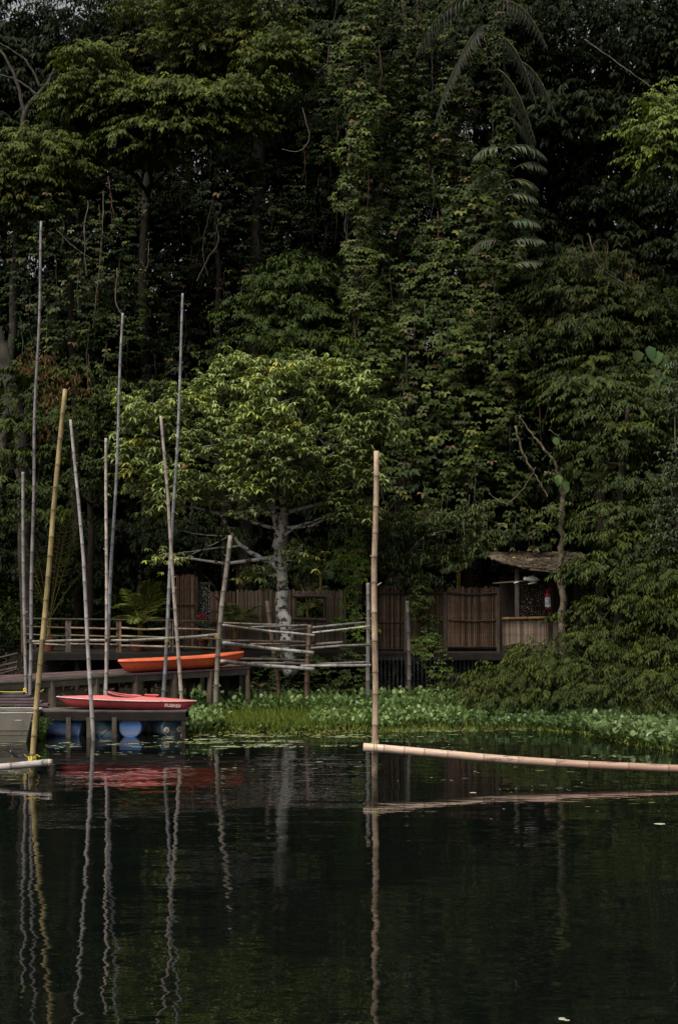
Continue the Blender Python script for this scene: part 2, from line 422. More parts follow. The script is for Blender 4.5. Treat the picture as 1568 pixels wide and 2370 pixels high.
# ------------------------------------------------------------------ the setting: lake, bank, forest floor
def bank_y(x):  return 42.6 - (max(0, x - 3.2) * .62 if x > 3.2 else 0) + .25 * math.sin(x * 1.3)
def ground_z(x, y):
    d = y - max(bank_y(x), 36.0)
    if d < 0: return max(-1.6, d * .35)
    base = .55 * (1 - math.exp(-d * 1.1)) + d * .14
    if d > 30: base += (d - 30) * .12
    base = min(base, 34)
    return base + .16 * math.sin(x * 2.1 + y) * min(1, d) + .1 * math.sin(x * 4.7 - 2 * y) * min(1, d)
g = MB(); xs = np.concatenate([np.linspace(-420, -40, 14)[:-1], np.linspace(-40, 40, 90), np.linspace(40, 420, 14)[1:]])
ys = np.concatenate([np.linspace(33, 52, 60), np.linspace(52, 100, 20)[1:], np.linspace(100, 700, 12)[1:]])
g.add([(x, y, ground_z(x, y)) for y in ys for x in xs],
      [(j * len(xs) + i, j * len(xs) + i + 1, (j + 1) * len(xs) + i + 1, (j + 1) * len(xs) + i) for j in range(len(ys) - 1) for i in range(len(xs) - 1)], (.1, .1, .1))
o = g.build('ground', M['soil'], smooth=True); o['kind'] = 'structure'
g = MB(); g.add([(-700, -500, 0), (700, -500, 0), (700, 60, 0), (-700, 60, 0)], [(0, 1, 2, 3)], (0, 0, 0))
o = g.build('lake_water', M['water']); o['kind'] = 'structure'

# ------------------------------------------------------------------ upper deck, walkway, ramp
DARKW, GREYW, BROWNW = (.04, .032, .026), (.16, .14, .125), (.12, .075, .048)
UD_Y0, UD_Z = 43.0, 1.56
X0, X1 = at(50, 0, UD_Y0).x, at(1168, 0, UD_Y0).x
deck = thing('upper_deck', 'dark raised timber deck carrying the railing, potted palms and bamboo fence', 'deck', (X0, UD_Y0, 0))
y = UD_Y0
k = 0
src = MB(); src.box((0, 0, 0), (X1 - X0, .148, .04), DARKW); pl0 = None
while y < 46.8:
    if pl0 is None: pl0 = src.build('plank', M['wood_flat']); pl0.parent = deck; pl0.location = ((X1 - X0) / 2, .08, UD_Z - .02)
    else: piece(pl0, deck, ((X1 - X0) / 2 + U(-.02, .02), y - UD_Y0 + .08, UD_Z - .02 + U(-.004, .004)))
    y += .158
b = MB(); b.box(((X0 + X1) / 2, UD_Y0 - .035, UD_Z - .13), (X1 - X0, .06, .2), (.024, .02, .017)); b.build('edge_beam', M['wood_flat'], deck)
b = MB(); b.box(((X0 + X1) / 2, UD_Y0 + .5, UD_Z - .16), (X1 - X0, .12, .16), (.035, .03, .027)); b.build('joist', M['wood_flat'], deck)
for u in (66, 182, 245, 330, 470, 560, 640, 760, 850, 1045):
    x = at(u, 0, UD_Y0 + .5).x
    b = MB(); b.tube([(x, UD_Y0 + .4, -.4), (x + U(-.03, .03), UD_Y0 + .4, UD_Z - .25)], .085, (.04, .034, .028), 8); b.build('stilt', M['wood_up'], deck)

walk = thing('walkway', 'weathered plank ramp on posts carrying the orange kayak', 'walkway', at(0, 1579, 36))
nA, nB = Vector(at(0, 0, 35.6)), Vector(at(578, 0, 39.6))     # near edge
fA, fB = at(0, 0, 37.75), at(600, 0, 41.6)        # far edge
for q_, z_ in ((nA, 1.285), (nB, 1.37), (fA, 1.285), (fB, 1.37)): q_.z = z_
nA, fA = nA + (nA - nB) * .4, fA + (fA - fB) * .4                                  # it runs on out of the picture at the left
NP = 14
for k in range(NP):
    t0, t1 = (k + .04) / NP, (k + .96) / NP
    cut = [0, U(.2, .35), U(.55, .72), 1]
    for j in range(3):
        s0, s1 = cut[j] + .0008, cut[j + 1] - .0008
        q = [nA.lerp(fA, t0).lerp(nB.lerp(fB, t0), s0), nA.lerp(fA, t0).lerp(nB.lerp(fB, t0), s1), nA.lerp(fA, t1).lerp(nB.lerp(fB, t1), s1), nA.lerp(fA, t1).lerp(nB.lerp(fB, t1), s0)]
        dz = Vector((0, 0, U(-.006, .006))); tk = Vector((0, 0, -.045)); c = [w * U(.75, 1.3) for w in (.125, .098, .085)]
        b = MB(); b.add([p + dz for p in q] + [p + dz + tk for p in q], [(0, 1, 2, 3), (7, 6, 5, 4), (0, 4, 5, 1), (1, 5, 6, 2), (2, 6, 7, 3), (3, 7, 4, 0)], c)
        b.build('plank', M['wood_flat'], walk)
off = (nB - nA).normalized().cross(Vector((0, 0, 1)))
b = MB(); b.bar(nA + off * -.05 + Vector((0, 0, -.13)), nB + off * -.05 + Vector((0, 0, -.13)), .06, .16, (.075, .066, .052)); b.build('edge_beam', M['wood_flat'], walk)
b = MB(); b.bar(nA.lerp(fA, .35) + Vector((0, 0, -.15)), nB.lerp(fB, .35) + Vector((0, 0, -.15)), .08, .17, (.04, .034, .03)); b.build('joist', M['wood_flat'], walk)
b = MB(); b.bar(fA + Vector((0, 0, -.13)), fB + Vector((0, 0, -.13)), .08, .16, (.04, .034, .03)); b.build('joist', M['wood_flat'], walk)
for u, w, lean, t in ((-30, .09, 0, .08), (20, .09, 0, .08), (117, .115, .12, .06), (221, .105, .02, .06), (313, .10, .02, .06), (402, .10, .03, .06), (487, .085, -.06, .05), (572, .07, .03, .05), (345, .055, 0, .5), (435, .06, 0, .55), (524, .07, 0, .6), (270, .06, 0, .5), (70, .06, 0, .5)):
    # the point of the near edge (moved in by t) seen under column u
    a_, b_ = nA.lerp(fA, t), nB.lerp(fB, t)
    sx = (u - U0) / F_PX; s_ = (sx * a_.y - a_.x) / ((b_.x - a_.x) - sx * (b_.y - a_.y)); p = a_.lerp(b_, s_)
    b = MB(); b.tube([(p.x + lean, p.y, -.5), (p.x + lean * .5, p.y, .4), (p.x, p.y, p.z - .06)], [w * 1.05, w, w * .95], (.17, .13, .095) if t < .1 else (.05, .045, .04), 9); b.build('post', M['wood_up'], walk)

gang = thing('gangway', 'purplish grey plank gangway stepping up from the dock beside the jon boat', 'gangway', at(0, 1632, 35.9))
for k, (vv, ur, D, hh) in enumerate(((1631, 113, 35.60, .05), (1624, 98, 35.66, .06), (1617, 86, 35.72, .07), (1610, 72, 35.78, .07), (1603.5, 57, 35.84, .07))):
    p0, p1 = at(-90, vv - 1.5, D), at(ur, vv, D)
    b = MB(); b.bar(p0, p1, .30, .05, [w * U(.85, 1.2) for w in (.125, .10, .105)]); b.build('plank', M['wood_flat'], gang)
    b = MB(); b.box((p0 + (p1 - p0) * .5) + Vector((0, .05, -.07)), ((p1 - p0).x * .96, .05, .09), (.03, .026, .024)); b.build('riser', M['wood_flat'], gang)

# ------------------------------------------------------------------ floating dock and its drums
DK_Y0, DK_Z = 34.80, .655
dx0, dx1 = at(-160, 0, DK_Y0).x, at(430, 0, DK_Y0).x
dock = thing('floating_dock', 'low narrow timber dock floating on plastic drums under the red kayak', 'dock', (dx0, DK_Y0, 0))
for k in range(5):
    yy = DK_Y0 + .085 + k * .165; cut = [dx0, U(-7.4, -6.8), U(-5.6, -4.8), dx1 + U(-.02, .03)]
    for j in range(3):
        b = MB(); L = cut[j + 1] - cut[j] - .012
        b.box(((cut[j] + cut[j + 1]) / 2, yy, DK_Z - .02 + U(-.005, .005)), (L, .155, .04), [w * U(.75, 1.3) for w in (.13, .105, .092)]); b.build('plank', M['wood_flat'], dock)
for yy in (DK_Y0 + .03, DK_Y0 + .76):
    b = MB(); b.box(((dx0 + dx1) / 2, yy, DK_Z - .045 - .1), (dx1 - dx0 - .02, .055, .195), (.027, .023, .02)); b.build('edge_beam', M['wood_flat'], dock)
for u, w in ((101, .105), (159, .11), (206, .10), (265, .11)):
    x = at(u, 0, DK_Y0).x
    b = MB(); b.box((x, DK_Y0 - .004, .16), (w, .075, .66), (.13, .105, .082)); b.build('leg', M['wood_up'], dock)
b = MB(); b.box((dx1 - .06, DK_Y0 + .06, .15), (.09, .09, .62), (.05, .043, .037)); b.build('leg', M['wood_up'], dock)

def drum(label, mat, loc, rot, bungs, band=True):
    t = thing('plastic_drum', label, 'drum', (0, 0, 0), 'plastic drums floating the dock')
    prof = [(.02, -.44), (.255, -.44), (.278, -.425), (.285, -.395), (.270, -.375), (.283, -.34), (.288, -.16), (.298, -.14), (.298, -.12), (.288, -.10), (.288, .10), (.298, .12), (.298, .14), (.288, .16), (.283, .34), (.270, .375), (.285, .395), (.278, .425), (.255, .44), (.02, .44)]
    b = MB(); b.lathe(prof, (.1, .1, .1), (0, 0, 0), 'Y', 28); b.build('body', mat, t)
    if bungs:
        b = MB(); b.lathe([(.262, -.447), (.262, -.452), (.275, -.452), (.275, -.447)], (.1, .1, .1), (0, 0, 0), 'Y', 28); b.build('rim', M['teal_drum'], t)
        for sx in (-.17, .17):
            b = MB(); b.lathe([(.078, -.442), (.078, -.462), (.06, -.470), (.03, -.470)], (.1, .1, .1), (sx, 0, -.07), 'Y', 14); bo = b.build('bung', M['rust'], t)
            b = MB(); b.lathe([(.016, -.471), (.014, -.476)], (.1, .1, .1), (sx, 0, -.07), 'Y', 8); b.build('plug', M['black'], bo)
    t.location = loc; t.rotation_euler = rot
    return t
p = at(301, 1682, DK_Y0 + .06); drum('bright blue plastic drum end facing the water under the dock', M['blue_drum'], (p.x, DK_Y0 + .52, .235), (0, .3, 0), False)
p = at(399, 1682, DK_Y0 + .15); drum('dark teal drum with two rusty bungs under the right end of the dock', M['teal_drum'], (p.x - .20, DK_Y0 + .56, .235), (0, 0, .5), True)
p = at(150, 1682, DK_Y0 + .4); drum('muddy blue drum lying sideways under the dock nearest the jon boat', M['blue_drum'], (p.x, DK_Y0 + .44, .20), (.2, 0, 1.55), False)
p = at(236, 1682, DK_Y0 + .4); drum('muddy dark blue drum lying sideways left of the bright blue one', M['teal_drum'], (p.x, DK_Y0 + .46, .19), (.9, 0, 1.6), False)

# ------------------------------------------------------------------ kayaks
def hull_sections(L, half, prof_deck, prof_keel, prof_chine, n_=33, power=.75):
    """rings across the boat; x runs along it. Returns (hull rings, deck rings, rim points)"""
    H, Dk, rimL, rimR = [], [], [], []
    for i in range(n_):
        s_ = i / (n_ - 1); x = (s_ - .5) * L; e = max(0.0, 1 - abs(2 * s_ - 1) ** 2.2) ** power
        w = max(.012, half * e); zg = prof_chine(s_); zk = prof_keel(s_); zd = prof_deck(s_)
        H.append([Vector((x, -w, zg)), Vector((x, -w * .93, zk + (zg - zk) * .45)), Vector((x, -w * .62, zk + (zg - zk) * .10)), Vector((x, 0, zk)),
                  Vector((x, w * .62, zk + (zg - zk) * .10)), Vector((x, w * .93, zk + (zg - zk) * .45)), Vector((x, w, zg))])
        Dk.append([Vector((x, -w * 1.03, zg)), Vector((x, -w * .72, zg + (zd - zg) * .55)), Vector((x, -w * .3, zg + (zd - zg) * .93)), Vector((x, 0, zd)),
                   Vector((x, w * .3, zg + (zd - zg) * .93)), Vector((x, w * .72, zg + (zd - zg) * .55)), Vector((x, w * 1.03, zg))])
        rimL.append(Vector((x, -w * 1.04, zg))); rimR.append(Vector((x, w * 1.04, zg)))
    return H, Dk, rimL, rimR
def sheet(mb, rings, col):
    k = len(rings[0]); mb.add([p for r in rings for p in r], [(i * k + j, i * k + j + 1, (i + 1) * k + j + 1, (i + 1) * k + j) for i in range(len(rings) - 1) for j in range(k - 1)], col)

pk0, pk1 = at(130, 1617, 35.15), at(455, 1626, 35.15)
Lk = (pk1 - pk0).length
kay = thing('red_kayak', 'faded red kayak with a pinkish deck lying on the floating dock', 'kayak', (0, 0, 0))
def e2(s_): return abs(2 * s_ - 1)
deck_f = lambda s_: .262 + .075 * (1 - e2(s_) ** 1.6) - (.0 if s_ < .5 else .0)
keel_f = lambda s_: .0 + .17 * max(0, (e2(s_) - .72) / .28) ** 2 * (1.25 if s_ < .5 else .75)
chin_f = lambda s_: .235 + .02 * e2(s_) ** 2
Hh, Dk, rl, rr = hull_sections(Lk, .30, deck_f, keel_f, chin_f)
# fore end is raked: shift the lowest points inward
for ring, s_ in ((r, i / 32) for i, r in enumerate(Hh)):
    e = max(0, (e2(s_) - .82) / .18)
    for p in ring:
        low = max(0, 1 - p.z / .25); p.x -= math.copysign(e * low * .22, p.x)
b = MB(); sheet(b, Hh, (.3, .05, .05)); hull = b.build('hull', M['red_hull'], kay, True)
cx0, cx1 = -.46, .36                                   # cockpit, as a hole in the deck
b = MB(); k = 7; rings = []
for i, r in enumerate(Dk): rings.append(r)
fs = []; vs = [p for r in rings for p in r]
for i in range(len(rings) - 1):
    for j in range(k - 1):
        xm = (rings[i][j].x + rings[i + 1][j].x) / 2
        if cx0 + .1 < xm < cx1 - .05 and j in (2, 3): continue
        fs.append((i * k + j, i * k + j + 1, (i + 1) * k + j + 1, (i + 1) * k + j))
b.add(vs, fs, (.6, .1, .1)); b.build('deck', M['red_deck'], kay, True)
pts = []
for i in range(33):
    an = 2 * math.pi * i / 32; xx = (cx0 + cx1) / 2 + math.cos(an) * (cx1 - cx0) / 2; yy = math.sin(an) * .185
    pts.append(Vector((xx, yy, .335 + .065 * max(0, (-xx + .0) / .46) ** 1.5 * 1.2)))
b = MB(); b.tube(pts, .016, (.6, .1, .1), 6, False); cm = b.build('cockpit_rim', M['red_deck'], kay, True)
b = MB(); b.loft([[Vector((p.x, p.y, p.z)) for p in pts[:-1]], [Vector((p.x, p.y * 1.02, .28)) for p in pts[:-1]]], (.6, .1, .1), False); b.build('coaming', M['black'], cm, True)  # coaming coloured black to stand for the shade inside the cockpit
b = MB(); b.add([Vector((cx0, -.2, .12)), Vector((cx1, -.2, .12)), Vector((cx1, .2, .12)), Vector((cx0, .2, .12))], [(0, 1, 2, 3)], (0, 0, 0)); b.build('cockpit_floor', M['black'], kay)
b = MB(); b.box((.62, 0, .372), (.34, .16, .014), (.6, .1, .1)); b.box((.62, 0, .345), (.26, .1, .05), (.5, .1, .1)); b.build('hatch', M['red_deck'], kay)
b = MB(); b.tube(rl, .0125, (.5, .4, .4), 6); b.build('gunwale', M['chipped_white'], kay, True)
b = MB(); b.tube(rr, .0125, (.5, .4, .4), 6); b.build('gunwale', M['chipped_white'], kay, True)
# worn, flaking white lettering on the near side
def font_mesh(txt, size, shear=0.):
    c = bpy.data.curves.new('lettering', 'FONT'); c.body = txt; c.size = size; c.shear = shear; c.extrude = .0012; c.offset = .004
    t_ = bpy.data.objects.new('tmp', c); COL.objects.link(t_); dg = bpy.context.evaluated_depsgraph_get()
    me = bpy.data.meshes.new_from_object(t_.evaluated_get(dg)); bpy.data.objects.remove(t_); return me
m, n, p_, out_ = new_mat('flaking_letters'); t = noise(n, 26, 5, .75); r = ramp(n, t.outputs['Fac'], [(.50, 0), (.56, 1)])
n.links.new(mix(n, (.55, .46, .40), (.33, .06, .06), r.outputs[0]), p_.inputs['Base Color']); p_.inputs['Roughness'].default_value = .7; M['letters'] = m
me = font_mesh('KUSINER', .105); me.materials.append(M['letters'])
lo = bpy.data.objects.new('lettering', me); COL.objects.link(lo); lo.parent = kay
lo.location = (.985, -.259, .118); lo.rotation_euler = (math.radians(84), math.radians(3), math.radians(13))
b = MB(); b.tube([Hh[-1][3] + Vector((0, 0, 0)), Hh[-2][3], Hh[-3][3], Hh[-4][3]], .009, (.5, .4, .4), 6); b.build('keel_strip', M['chipped_white'], kay)
kay.location = ((pk0.x + pk1.x) / 2, DK_Y0 + .33, DK_Z + .004); kay.rotation_euler = (0, math.radians(1.6), math.radians(-1.5))

ok = thing('orange_kayak', 'bright orange sit-on-top kayak lying along the walkway', 'kayak', (0, 0, 0))
pA, pB = at(284, 0, 37.86), at(555, 0, 39.80)
pA.z, pB.z = 1.335, 1.37
Lo = (pB - pA).length + .25
deck_o = lambda s_: .365 + .05 * max(0, (s_ - .6) / .4) ** 1.5 - .015 * max(0, 1 - e2(s_) * 1.6)
keel_o = lambda s_: .05 * max(0, (.12 - s_) / .12) ** 2 + .22 * max(0, (s_ - .72) / .28) ** 2
chin_o = lambda s_: .295 + .02 * max(0, .3 - s_) + .09 * max(0, (s_ - .6) / .4) ** 1.5
Hh, Dk, rl, rr = hull_sections(Lo, .34, deck_o, keel_o, chin_o, 33, .48)
for i, ring in enumerate(Hh):
    e = max(0, (e2(i / 32) - .85) / .15)
    for p in ring: p.x -= math.copysign(e * max(0, 1 - p.z / .3) * .22, p.x)
b = MB(); sheet(b, Hh, (.6, .1, .05)); b.build('hull', M['orange_hull'], ok, True)
# deck with a moulded seat well
for i, r in enumerate(Dk):
    s_ = i / 32
    well = math.exp(-((s_ - .50) / .09) ** 2) * .09 + math.exp(-((s_ - .30) / .07) ** 2) * .05 + math.exp(-((s_ - .70) / .08) ** 2) * .05
    for j in (2, 3, 4): r[j].z -= well
    for j in (1, 5): r[j].z += .012
b = MB(); sheet(b, Dk, (.7, .2, .05)); b.build('deck', M['orange_deck'], ok, True)
b = MB(); b.tube([p + Vector((0, 0, .003)) for p in rl], .012, (.7, .2, .05), 6); b.tube([p + Vector((0, 0, .003)) for p in rr], .012, (.7, .2, .05), 6); b.build('seam', M['orange_deck'], ok, True)
x = -Lo / 2 + .14
b = MB(); b.tube([(x - .06, -.02, .335), (x - .03, -.03, .385), (x + .03, -.03, .39), (x + .07, -.02, .34)], .008, (.02, .02, .02), 6); b.build('carry_handle', M['black'], ok)
dr = (pB - pA)
ok.location = (pA + pB) / 2 + Vector((0, -.02, .012)); ok.rotation_euler = (0, -math.asin(dr.z / dr.length), math.atan2(dr.y, dr.x))

# ------------------------------------------------------------------ jon boat with its clump of water plants
jb = thing('jon_boat', 'grey dented aluminium jon boat at the left edge of the picture', 'boat', at(0, 1717, 33.7))
yb, wB = 33.7, 1.25
xr, xk, zt, zb = at(74, 0, yb).x, at(55, 0, yb).x, .70, -.06
xl = xr - 3.6
secs = []
for i in range(9):
    t = i / 8; x_t = xl + (xr - xl) * t; x_b = (xl + .12) + (xk - xl - .12) * t
    z_t = zt + .035 * max(0, (t - .55) / .45) ** 2 - .03 * max(0, (t - .85) / .15); tap = 1 - .14 * t ** 3
    y0, y1 = yb + wB * (1 - tap) / 2, yb + wB - wB * (1 - tap) / 2
    secs.append([Vector((x_t, y0, z_t)), Vector((x_t * .5 + x_b * .5, y0 + .03, (z_t + zb) / 2)), Vector((x_b, y0 + .10, zb)), Vector((x_b, y1 - .10, zb)), Vector((x_t * .5 + x_b * .5, y1 - .03, (z_t + zb) / 2)), Vector((x_t, y1, z_t))])
b = MB(); sheet(b, secs, (.2, .2, .2))
for e_, f_ in ((0, (0, 1, 2, 3, 4, 5)), (8, (5, 4, 3, 2, 1, 0))): b.add(secs[e_], [f_], (.2, .2, .2))
hullo = b.build('hull', M['alu'], jb)
sol = hullo.modifiers.new('thick', 'SOLIDIFY'); sol.thickness = .012; sol.offset = 1
b = MB()
loop = [s_[0] for s_ in secs] + [s_[5] for s_ in reversed(secs)] + [secs[0][0]]
b.tube(loop, .017, (.4, .4, .4), 6); b.build('gunwale', M['alu_rim'], jb)
for f_ in (.36, .64):
    b = MB(); b.tube([s_[1].lerp(s_[0], 0).lerp(s_[2], f_ - .3) + Vector((0, -.016, 0)) for s_ in secs], .007, (.3, .3, .3), 5); b.build('rib', M['alu'], jb)
hx = at(44, 1667, yb)
b = MB(); b.tube([(hx.x - .09, yb + .02, hx.z - .01), (hx.x - .085, yb - .03, hx.z), (hx.x + .085, yb - .03, hx.z), (hx.x + .09, yb + .02, hx.z - .01)], .009, (.4, .4, .4), 6); b.build('handle', M['alu_rim'], jb)
b = MB(); b.box((xl + 1.2, yb + wB / 2, .38), (.3, wB - .14, .03), (.2, .2, .2)); b.build('bench', M['alu'], jb)

# ------------------------------------------------------------------ standing bamboo poles
GREYB, PINKB, YELB, BROWNB, PALEB = (.36, .33, .31), (.42, .34, .29), (.44, .33, .145), (.26, .17, .10), (.52, .37, .25)
def pole(label, pts, D, w0, w1, col, node=.45, group='bamboo mooring poles', dn=.6, lean=0.):
    """pts run from the foot (v of the water line or hidden foot) to the top; widths in photograph pixels"""
    P = [at(p[0], p[1], p[2] if len(p) > 2 else D) for p in pts]
    d = (P[1] - P[0]).normalized(); foot = P[0] - d * dn
    t = thing('bamboo_pole', label, 'bamboo pole', foot, group)
    b = MB(); b.bamboo([foot] + P, px(w0, D) / 2, px(w1, D) / 2, col, node, bend=.014); b.build('culm', M['bamboo_up'], t, True)
    rr_ = px(w0, D) / 2
    for k in range(6):
        if R() < .4:
            b = MB()
            q = P[0].lerp(P[-1], U(.1, .9)); s_ = random.choice((-1, 1)); b.tube([q + Vector((s_ * rr_ * .5, -rr_ * .3, 0)), q + Vector((s_ * rr_ * 1.7, -rr_ * .4, rr_ * .9))], [rr_ * .28, rr_ * .16], [c * .9 for c in col], 5); b.build('branch_stub', M['bamboo_up'], t)
    return t
pole('short thin grey bamboo pole behind the jon boat, leftmost of all poles', [(61, 1693), (58, 1500), (53, 1093)], 36.0, 8.5, 7, GREYB)
pole('tallest grey bamboo pole, rising left of the yellow one', [(68, 1690), (75, 1302), (80, 1000), (88, 800), (97, 512)], 35.9, 9, 5.5, (.27, .25, .25))
YP = pole('thick yellow green bamboo pole tied with yellow string to a floating bamboo', [(74, 1797), (76, 1753), (97, 1500), (123, 1180), (153, 900)], 28.5, 13.5, 10.5, YELB, .46)
pole('grey bamboo pole standing in the water before the red kayak bow', [(216, 1704), (209, 1570), (192, 1290), (176, 1100), (165, 972)], 34.2, 10, 6.5, (.42, .38, .36))
pole('short straight pale bamboo pole rising behind the red kayak cockpit', [(246, 1683), (246, 1400), (246, 1200), (246.5, 1015)], 36.8, 8, 6.5, (.50, .43, .37))
pole('tall slim grey bamboo pole leaning right behind the short straight one', [(239, 1682), (250, 1480), (259, 1302), (273, 1000), (284, 724)], 37.0, 9, 5.5, (.26, .25, .26))
pole('pinkish bamboo pole leaning left in front of the orange kayak', [(423, 1674), (414, 1520), (400, 1320), (388, 1150), (371, 963)], 37.6, 9.5, 6.5, (.48, .40, .34))
pole('tall grey bamboo pole leaning right across the pinkish one', [(374, 1672), (386, 1480), (395, 1310), (409, 1050), (424, 680)], 38.0, 9.5, 5.5, (.29, .29, .29))
pole('stout mottled bamboo post where the lashed rails meet the orange kayak', [(497, 1663), (505, 1520), (513, 1400), (533, 1240)], 38.85, 12, 10.5, (.30, .26, .21), .4)
pole('brown stub bamboo post where the three pairs of rails cross', [(707, 1648), (712, 1520), (718, 1446)], 40.6, 12.5, 11.5, (.17, .10, .07), .35)
pole('brown leaning post behind the rails, left of the tree trunk', [(648, 1640), (640, 1560), (619, 1391)], 41.2, 10.5, 10.5, (.15, .095, .07), .4)
pole('grey white blotched post just behind the tall pale bamboo pole', [(852, 1645), (852, 1500), (851, 1420), (850, 1350)], 40.8, 11, 9, (.25, .22, .20), .5)
JP = pole('tall pale tan bamboo pole standing alone in the water at the centre', [(867, 1795), (866.5, 1728), (868, 1500), (866, 1300), (870, 1045)], 28.5, 15.5, 12.5, PALEB, .55)
pole('dark slim post under the hut end of the fence, among ivy', [(946, 1640), (945, 1500), (942, 1390)], 42.2, 11, 9, (.13, .105, .09), .5)

# lashings on poles
def lashing(label, u, v, D, r, mat, turns=4, parent=None):
    c = at(u, v, D); b = MB()
    for k in range(turns):
        z = (k - turns / 2) * r * .34
        b.tube([c + Vector((math.cos(a_) * r, math.sin(a_) * r, z + math.sin(a_ * 1 + k) * r * .2)) for a_ in [2 * math.pi * i / 12 for i in range(13)]], r * .2, (.1, .1, .1), 5, False)
    return b, c
# ------------------------------------------------------------------ rails
def rail(label, pts, D, w, col, node=.5, group='horizontal bamboo rails', name='bamboo_rail', mat='bamboo_flat', lash=(), w1=None):
    P = [at(p[0], p[1], p[2] if len(p) > 2 else D) for p in pts]
    t = thing(name, label, 'bamboo rail', P[0], group)
    b = MB(); b.bamboo(P, px(w, D) / 2, px(w1 or w, D) / 2, col, node, bend=.012); b.build('culm', M[mat], t, True)
    for (u, v, m_) in lash:
        bb, c = lashing('', u, v, D, px(w, D) * .75, m_); bb.build('lashing', M[m_], t)
    return t
LG, DG, MG = (.36, .335, .30), (.085, .072, .06), (.22, .185, .16)
rail('long pale grey rail lashed across the leaning poles before the orange kayak', [(66, 1486, 35.75), (190, 1483, 36.6), (300, 1482, 37.1), (390, 1477.5, 37.85)], 35.72, 6.5, LG, .6, lash=((68, 1483, 'dark_twine'), (249, 1481, 'dark_twine')))
rail('pale grey rail rising from the tall crossing poles to the mottled post', [(300, 1484, 37.2), (385, 1479, 37.8), (440, 1475, 38.4), (506, 1468, 38.65)], 37.8, 7.5, LG, .6, lash=((386, 1480, 'twine'), (503, 1470, 'twine')))
A_, B_ = 38.75, 40.35
rail('thin dark top rail left of the brown stub post', [(517, 1442), (645, 1445.5)], 40.9, 4.5, (.20, .17, .15))
rail('pale top rail sloping down from the mottled post to the stub post', [(517, 1446, A_), (620, 1461, 40.2), (727, 1471, 40.25)], 40.2, 5.5, LG)
rail('grey top rail ending short left of the tree trunk', [(580, 1452), (712, 1446.5)], 40.9, 5, MG)
rail('dark middle rail reaching from the mottled post past the stub', [(506, 1483.5), (640, 1485), (727, 1486)], 40.9, 6, DG)
rail('thick pale middle rail sloping down to the stub post', [(517, 1488, A_), (600, 1498, 40.2), (727, 1511, 40.2)], 40.2, 8.5, (.40, .375, .345), lash=())
rail('short brown middle rail left of the stub post', [(578, 1491.5), (712, 1486)], 40.9, 5.5, (.27, .19, .12))
rail('dark lower rail over the nose of the orange kayak', [(505, 1524.5), (640, 1527), (730, 1530)], 40.9, 6.5, DG)
rail('thick pale lower rail sloping down to the stub post', [(513, 1530, A_), (600, 1539, 40.2), (725, 1550, 40.2)], 40.2, 9, LG)
rail('short grey lower rail behind the pale one', [(581, 1534), (712, 1536)], 40.9, 5.5, MG)
rail('dark top rail rising right from the tree to the blotched post', [(652, 1459.5), (740, 1451.5), (845, 1441)], 40.95, 6, (.20, .18, .17))
rail('pale top rail rising right from the stub post', [(722, 1465, 40.3), (780, 1459, 40.3), (856, 1449, 40.35)], 40.3, 5, LG)
rail('dark middle rail rising right behind the stub post', [(648, 1496), (720, 1492.5), (792, 1486)], 40.95, 6.5, (.19, .17, .16))
rail('grey middle rail rising right from the stub post', [(718, 1500, 40.3), (790, 1495, 40.3), (858, 1493, 40.35)], 40.3, 6, MG)
rail('long grey lower rail running right behind the stub post', [(640, 1538), (740, 1536.5), (846, 1533)], 40.95, 6.5, MG)
rail('pale lower rail running right from the stub post to the blotched post', [(696, 1541, 40.3), (780, 1540, 40.3), (857, 1540, 40.35)], 40.3, 6.5, (.36, .34, .31))

# ------------------------------------------------------------------ deck railing behind
railing = thing('deck_railing', 'brown timber railing with three rows of bamboo bars along the upper deck', 'railing', (X0, UD_Y0 + .12, UD_Z))
RY = UD_Y0 + .12
def rp(u, v): return at(u, v, RY)
b = MB(); b.bar(rp(48, 1431), rp(300, 1434), .1, .035, (.10, .08, .072)); b.bar(rp(300, 1434.5), rp(512, 1437), .1, .035, (.115, .072, .05)); b.build('top_rail', M['wood_flat'], railing)
for u, w, c in ((51.5, 5, BROWNW), (57, 4, BROWNW), (154.5, 5.5, (.14, .12, .10)), (161.5, 6.5, (.10, .085, .072)), (272, 6, (.11, .095, .08)), (278.5, 5, (.27, .13, .075)), (394, 3.5, (.15, .135, .11)), (400, 3.5, (.15, .135, .11)), (517, 8, (.10, .085, .078))):
    p = rp(u, 1470); b = MB(); b.box((p.x, RY + .02, UD_Z + .5), (px(w, RY), .07, 1.0), c); b.build('post', M['wood_up'], railing)
for pts, w, c in (([(60, 1450), (152, 1453)], 4, (.15, .09, .055)), ([(165, 1453), (272, 1456)], 5, (.30, .18, .12)), ([(281, 1453), (335, 1457), (394, 1455)], 5, (.42, .32, .22)), ([(403, 1455), (460, 1456), (516, 1459)], 5, (.36, .24, .17)),
                  ([(60, 1468), (152, 1472)], 3.6, (.12, .12, .085)), ([(165, 1470), (272, 1474)], 4.5, (.24, .18, .07)), ([(281, 1472), (394, 1476)], 5, (.45, .37, .22)), ([(440, 1476), (516, 1479)], 4.5, (.32, .20, .10)),
                  ([(75, 1489), (152, 1493)], 3.6, (.34, .25, .18)), ([(165, 1490), (272, 1492)], 4, (.30, .20, .15)), ([(281, 1494), (394, 1497)], 5, (.42, .31, .21)), ([(403, 1496), (516, 1501)], 4.6, (.22, .19, .11))):
    P = [rp(*q) + Vector((0, -.05, 0)) for q in pts]; b = MB(); b.bamboo(P, px(w, RY) / 2, px(w, RY) / 2, c, .5, 7); b.build('bar', M['bamboo_flat'], railing, True)
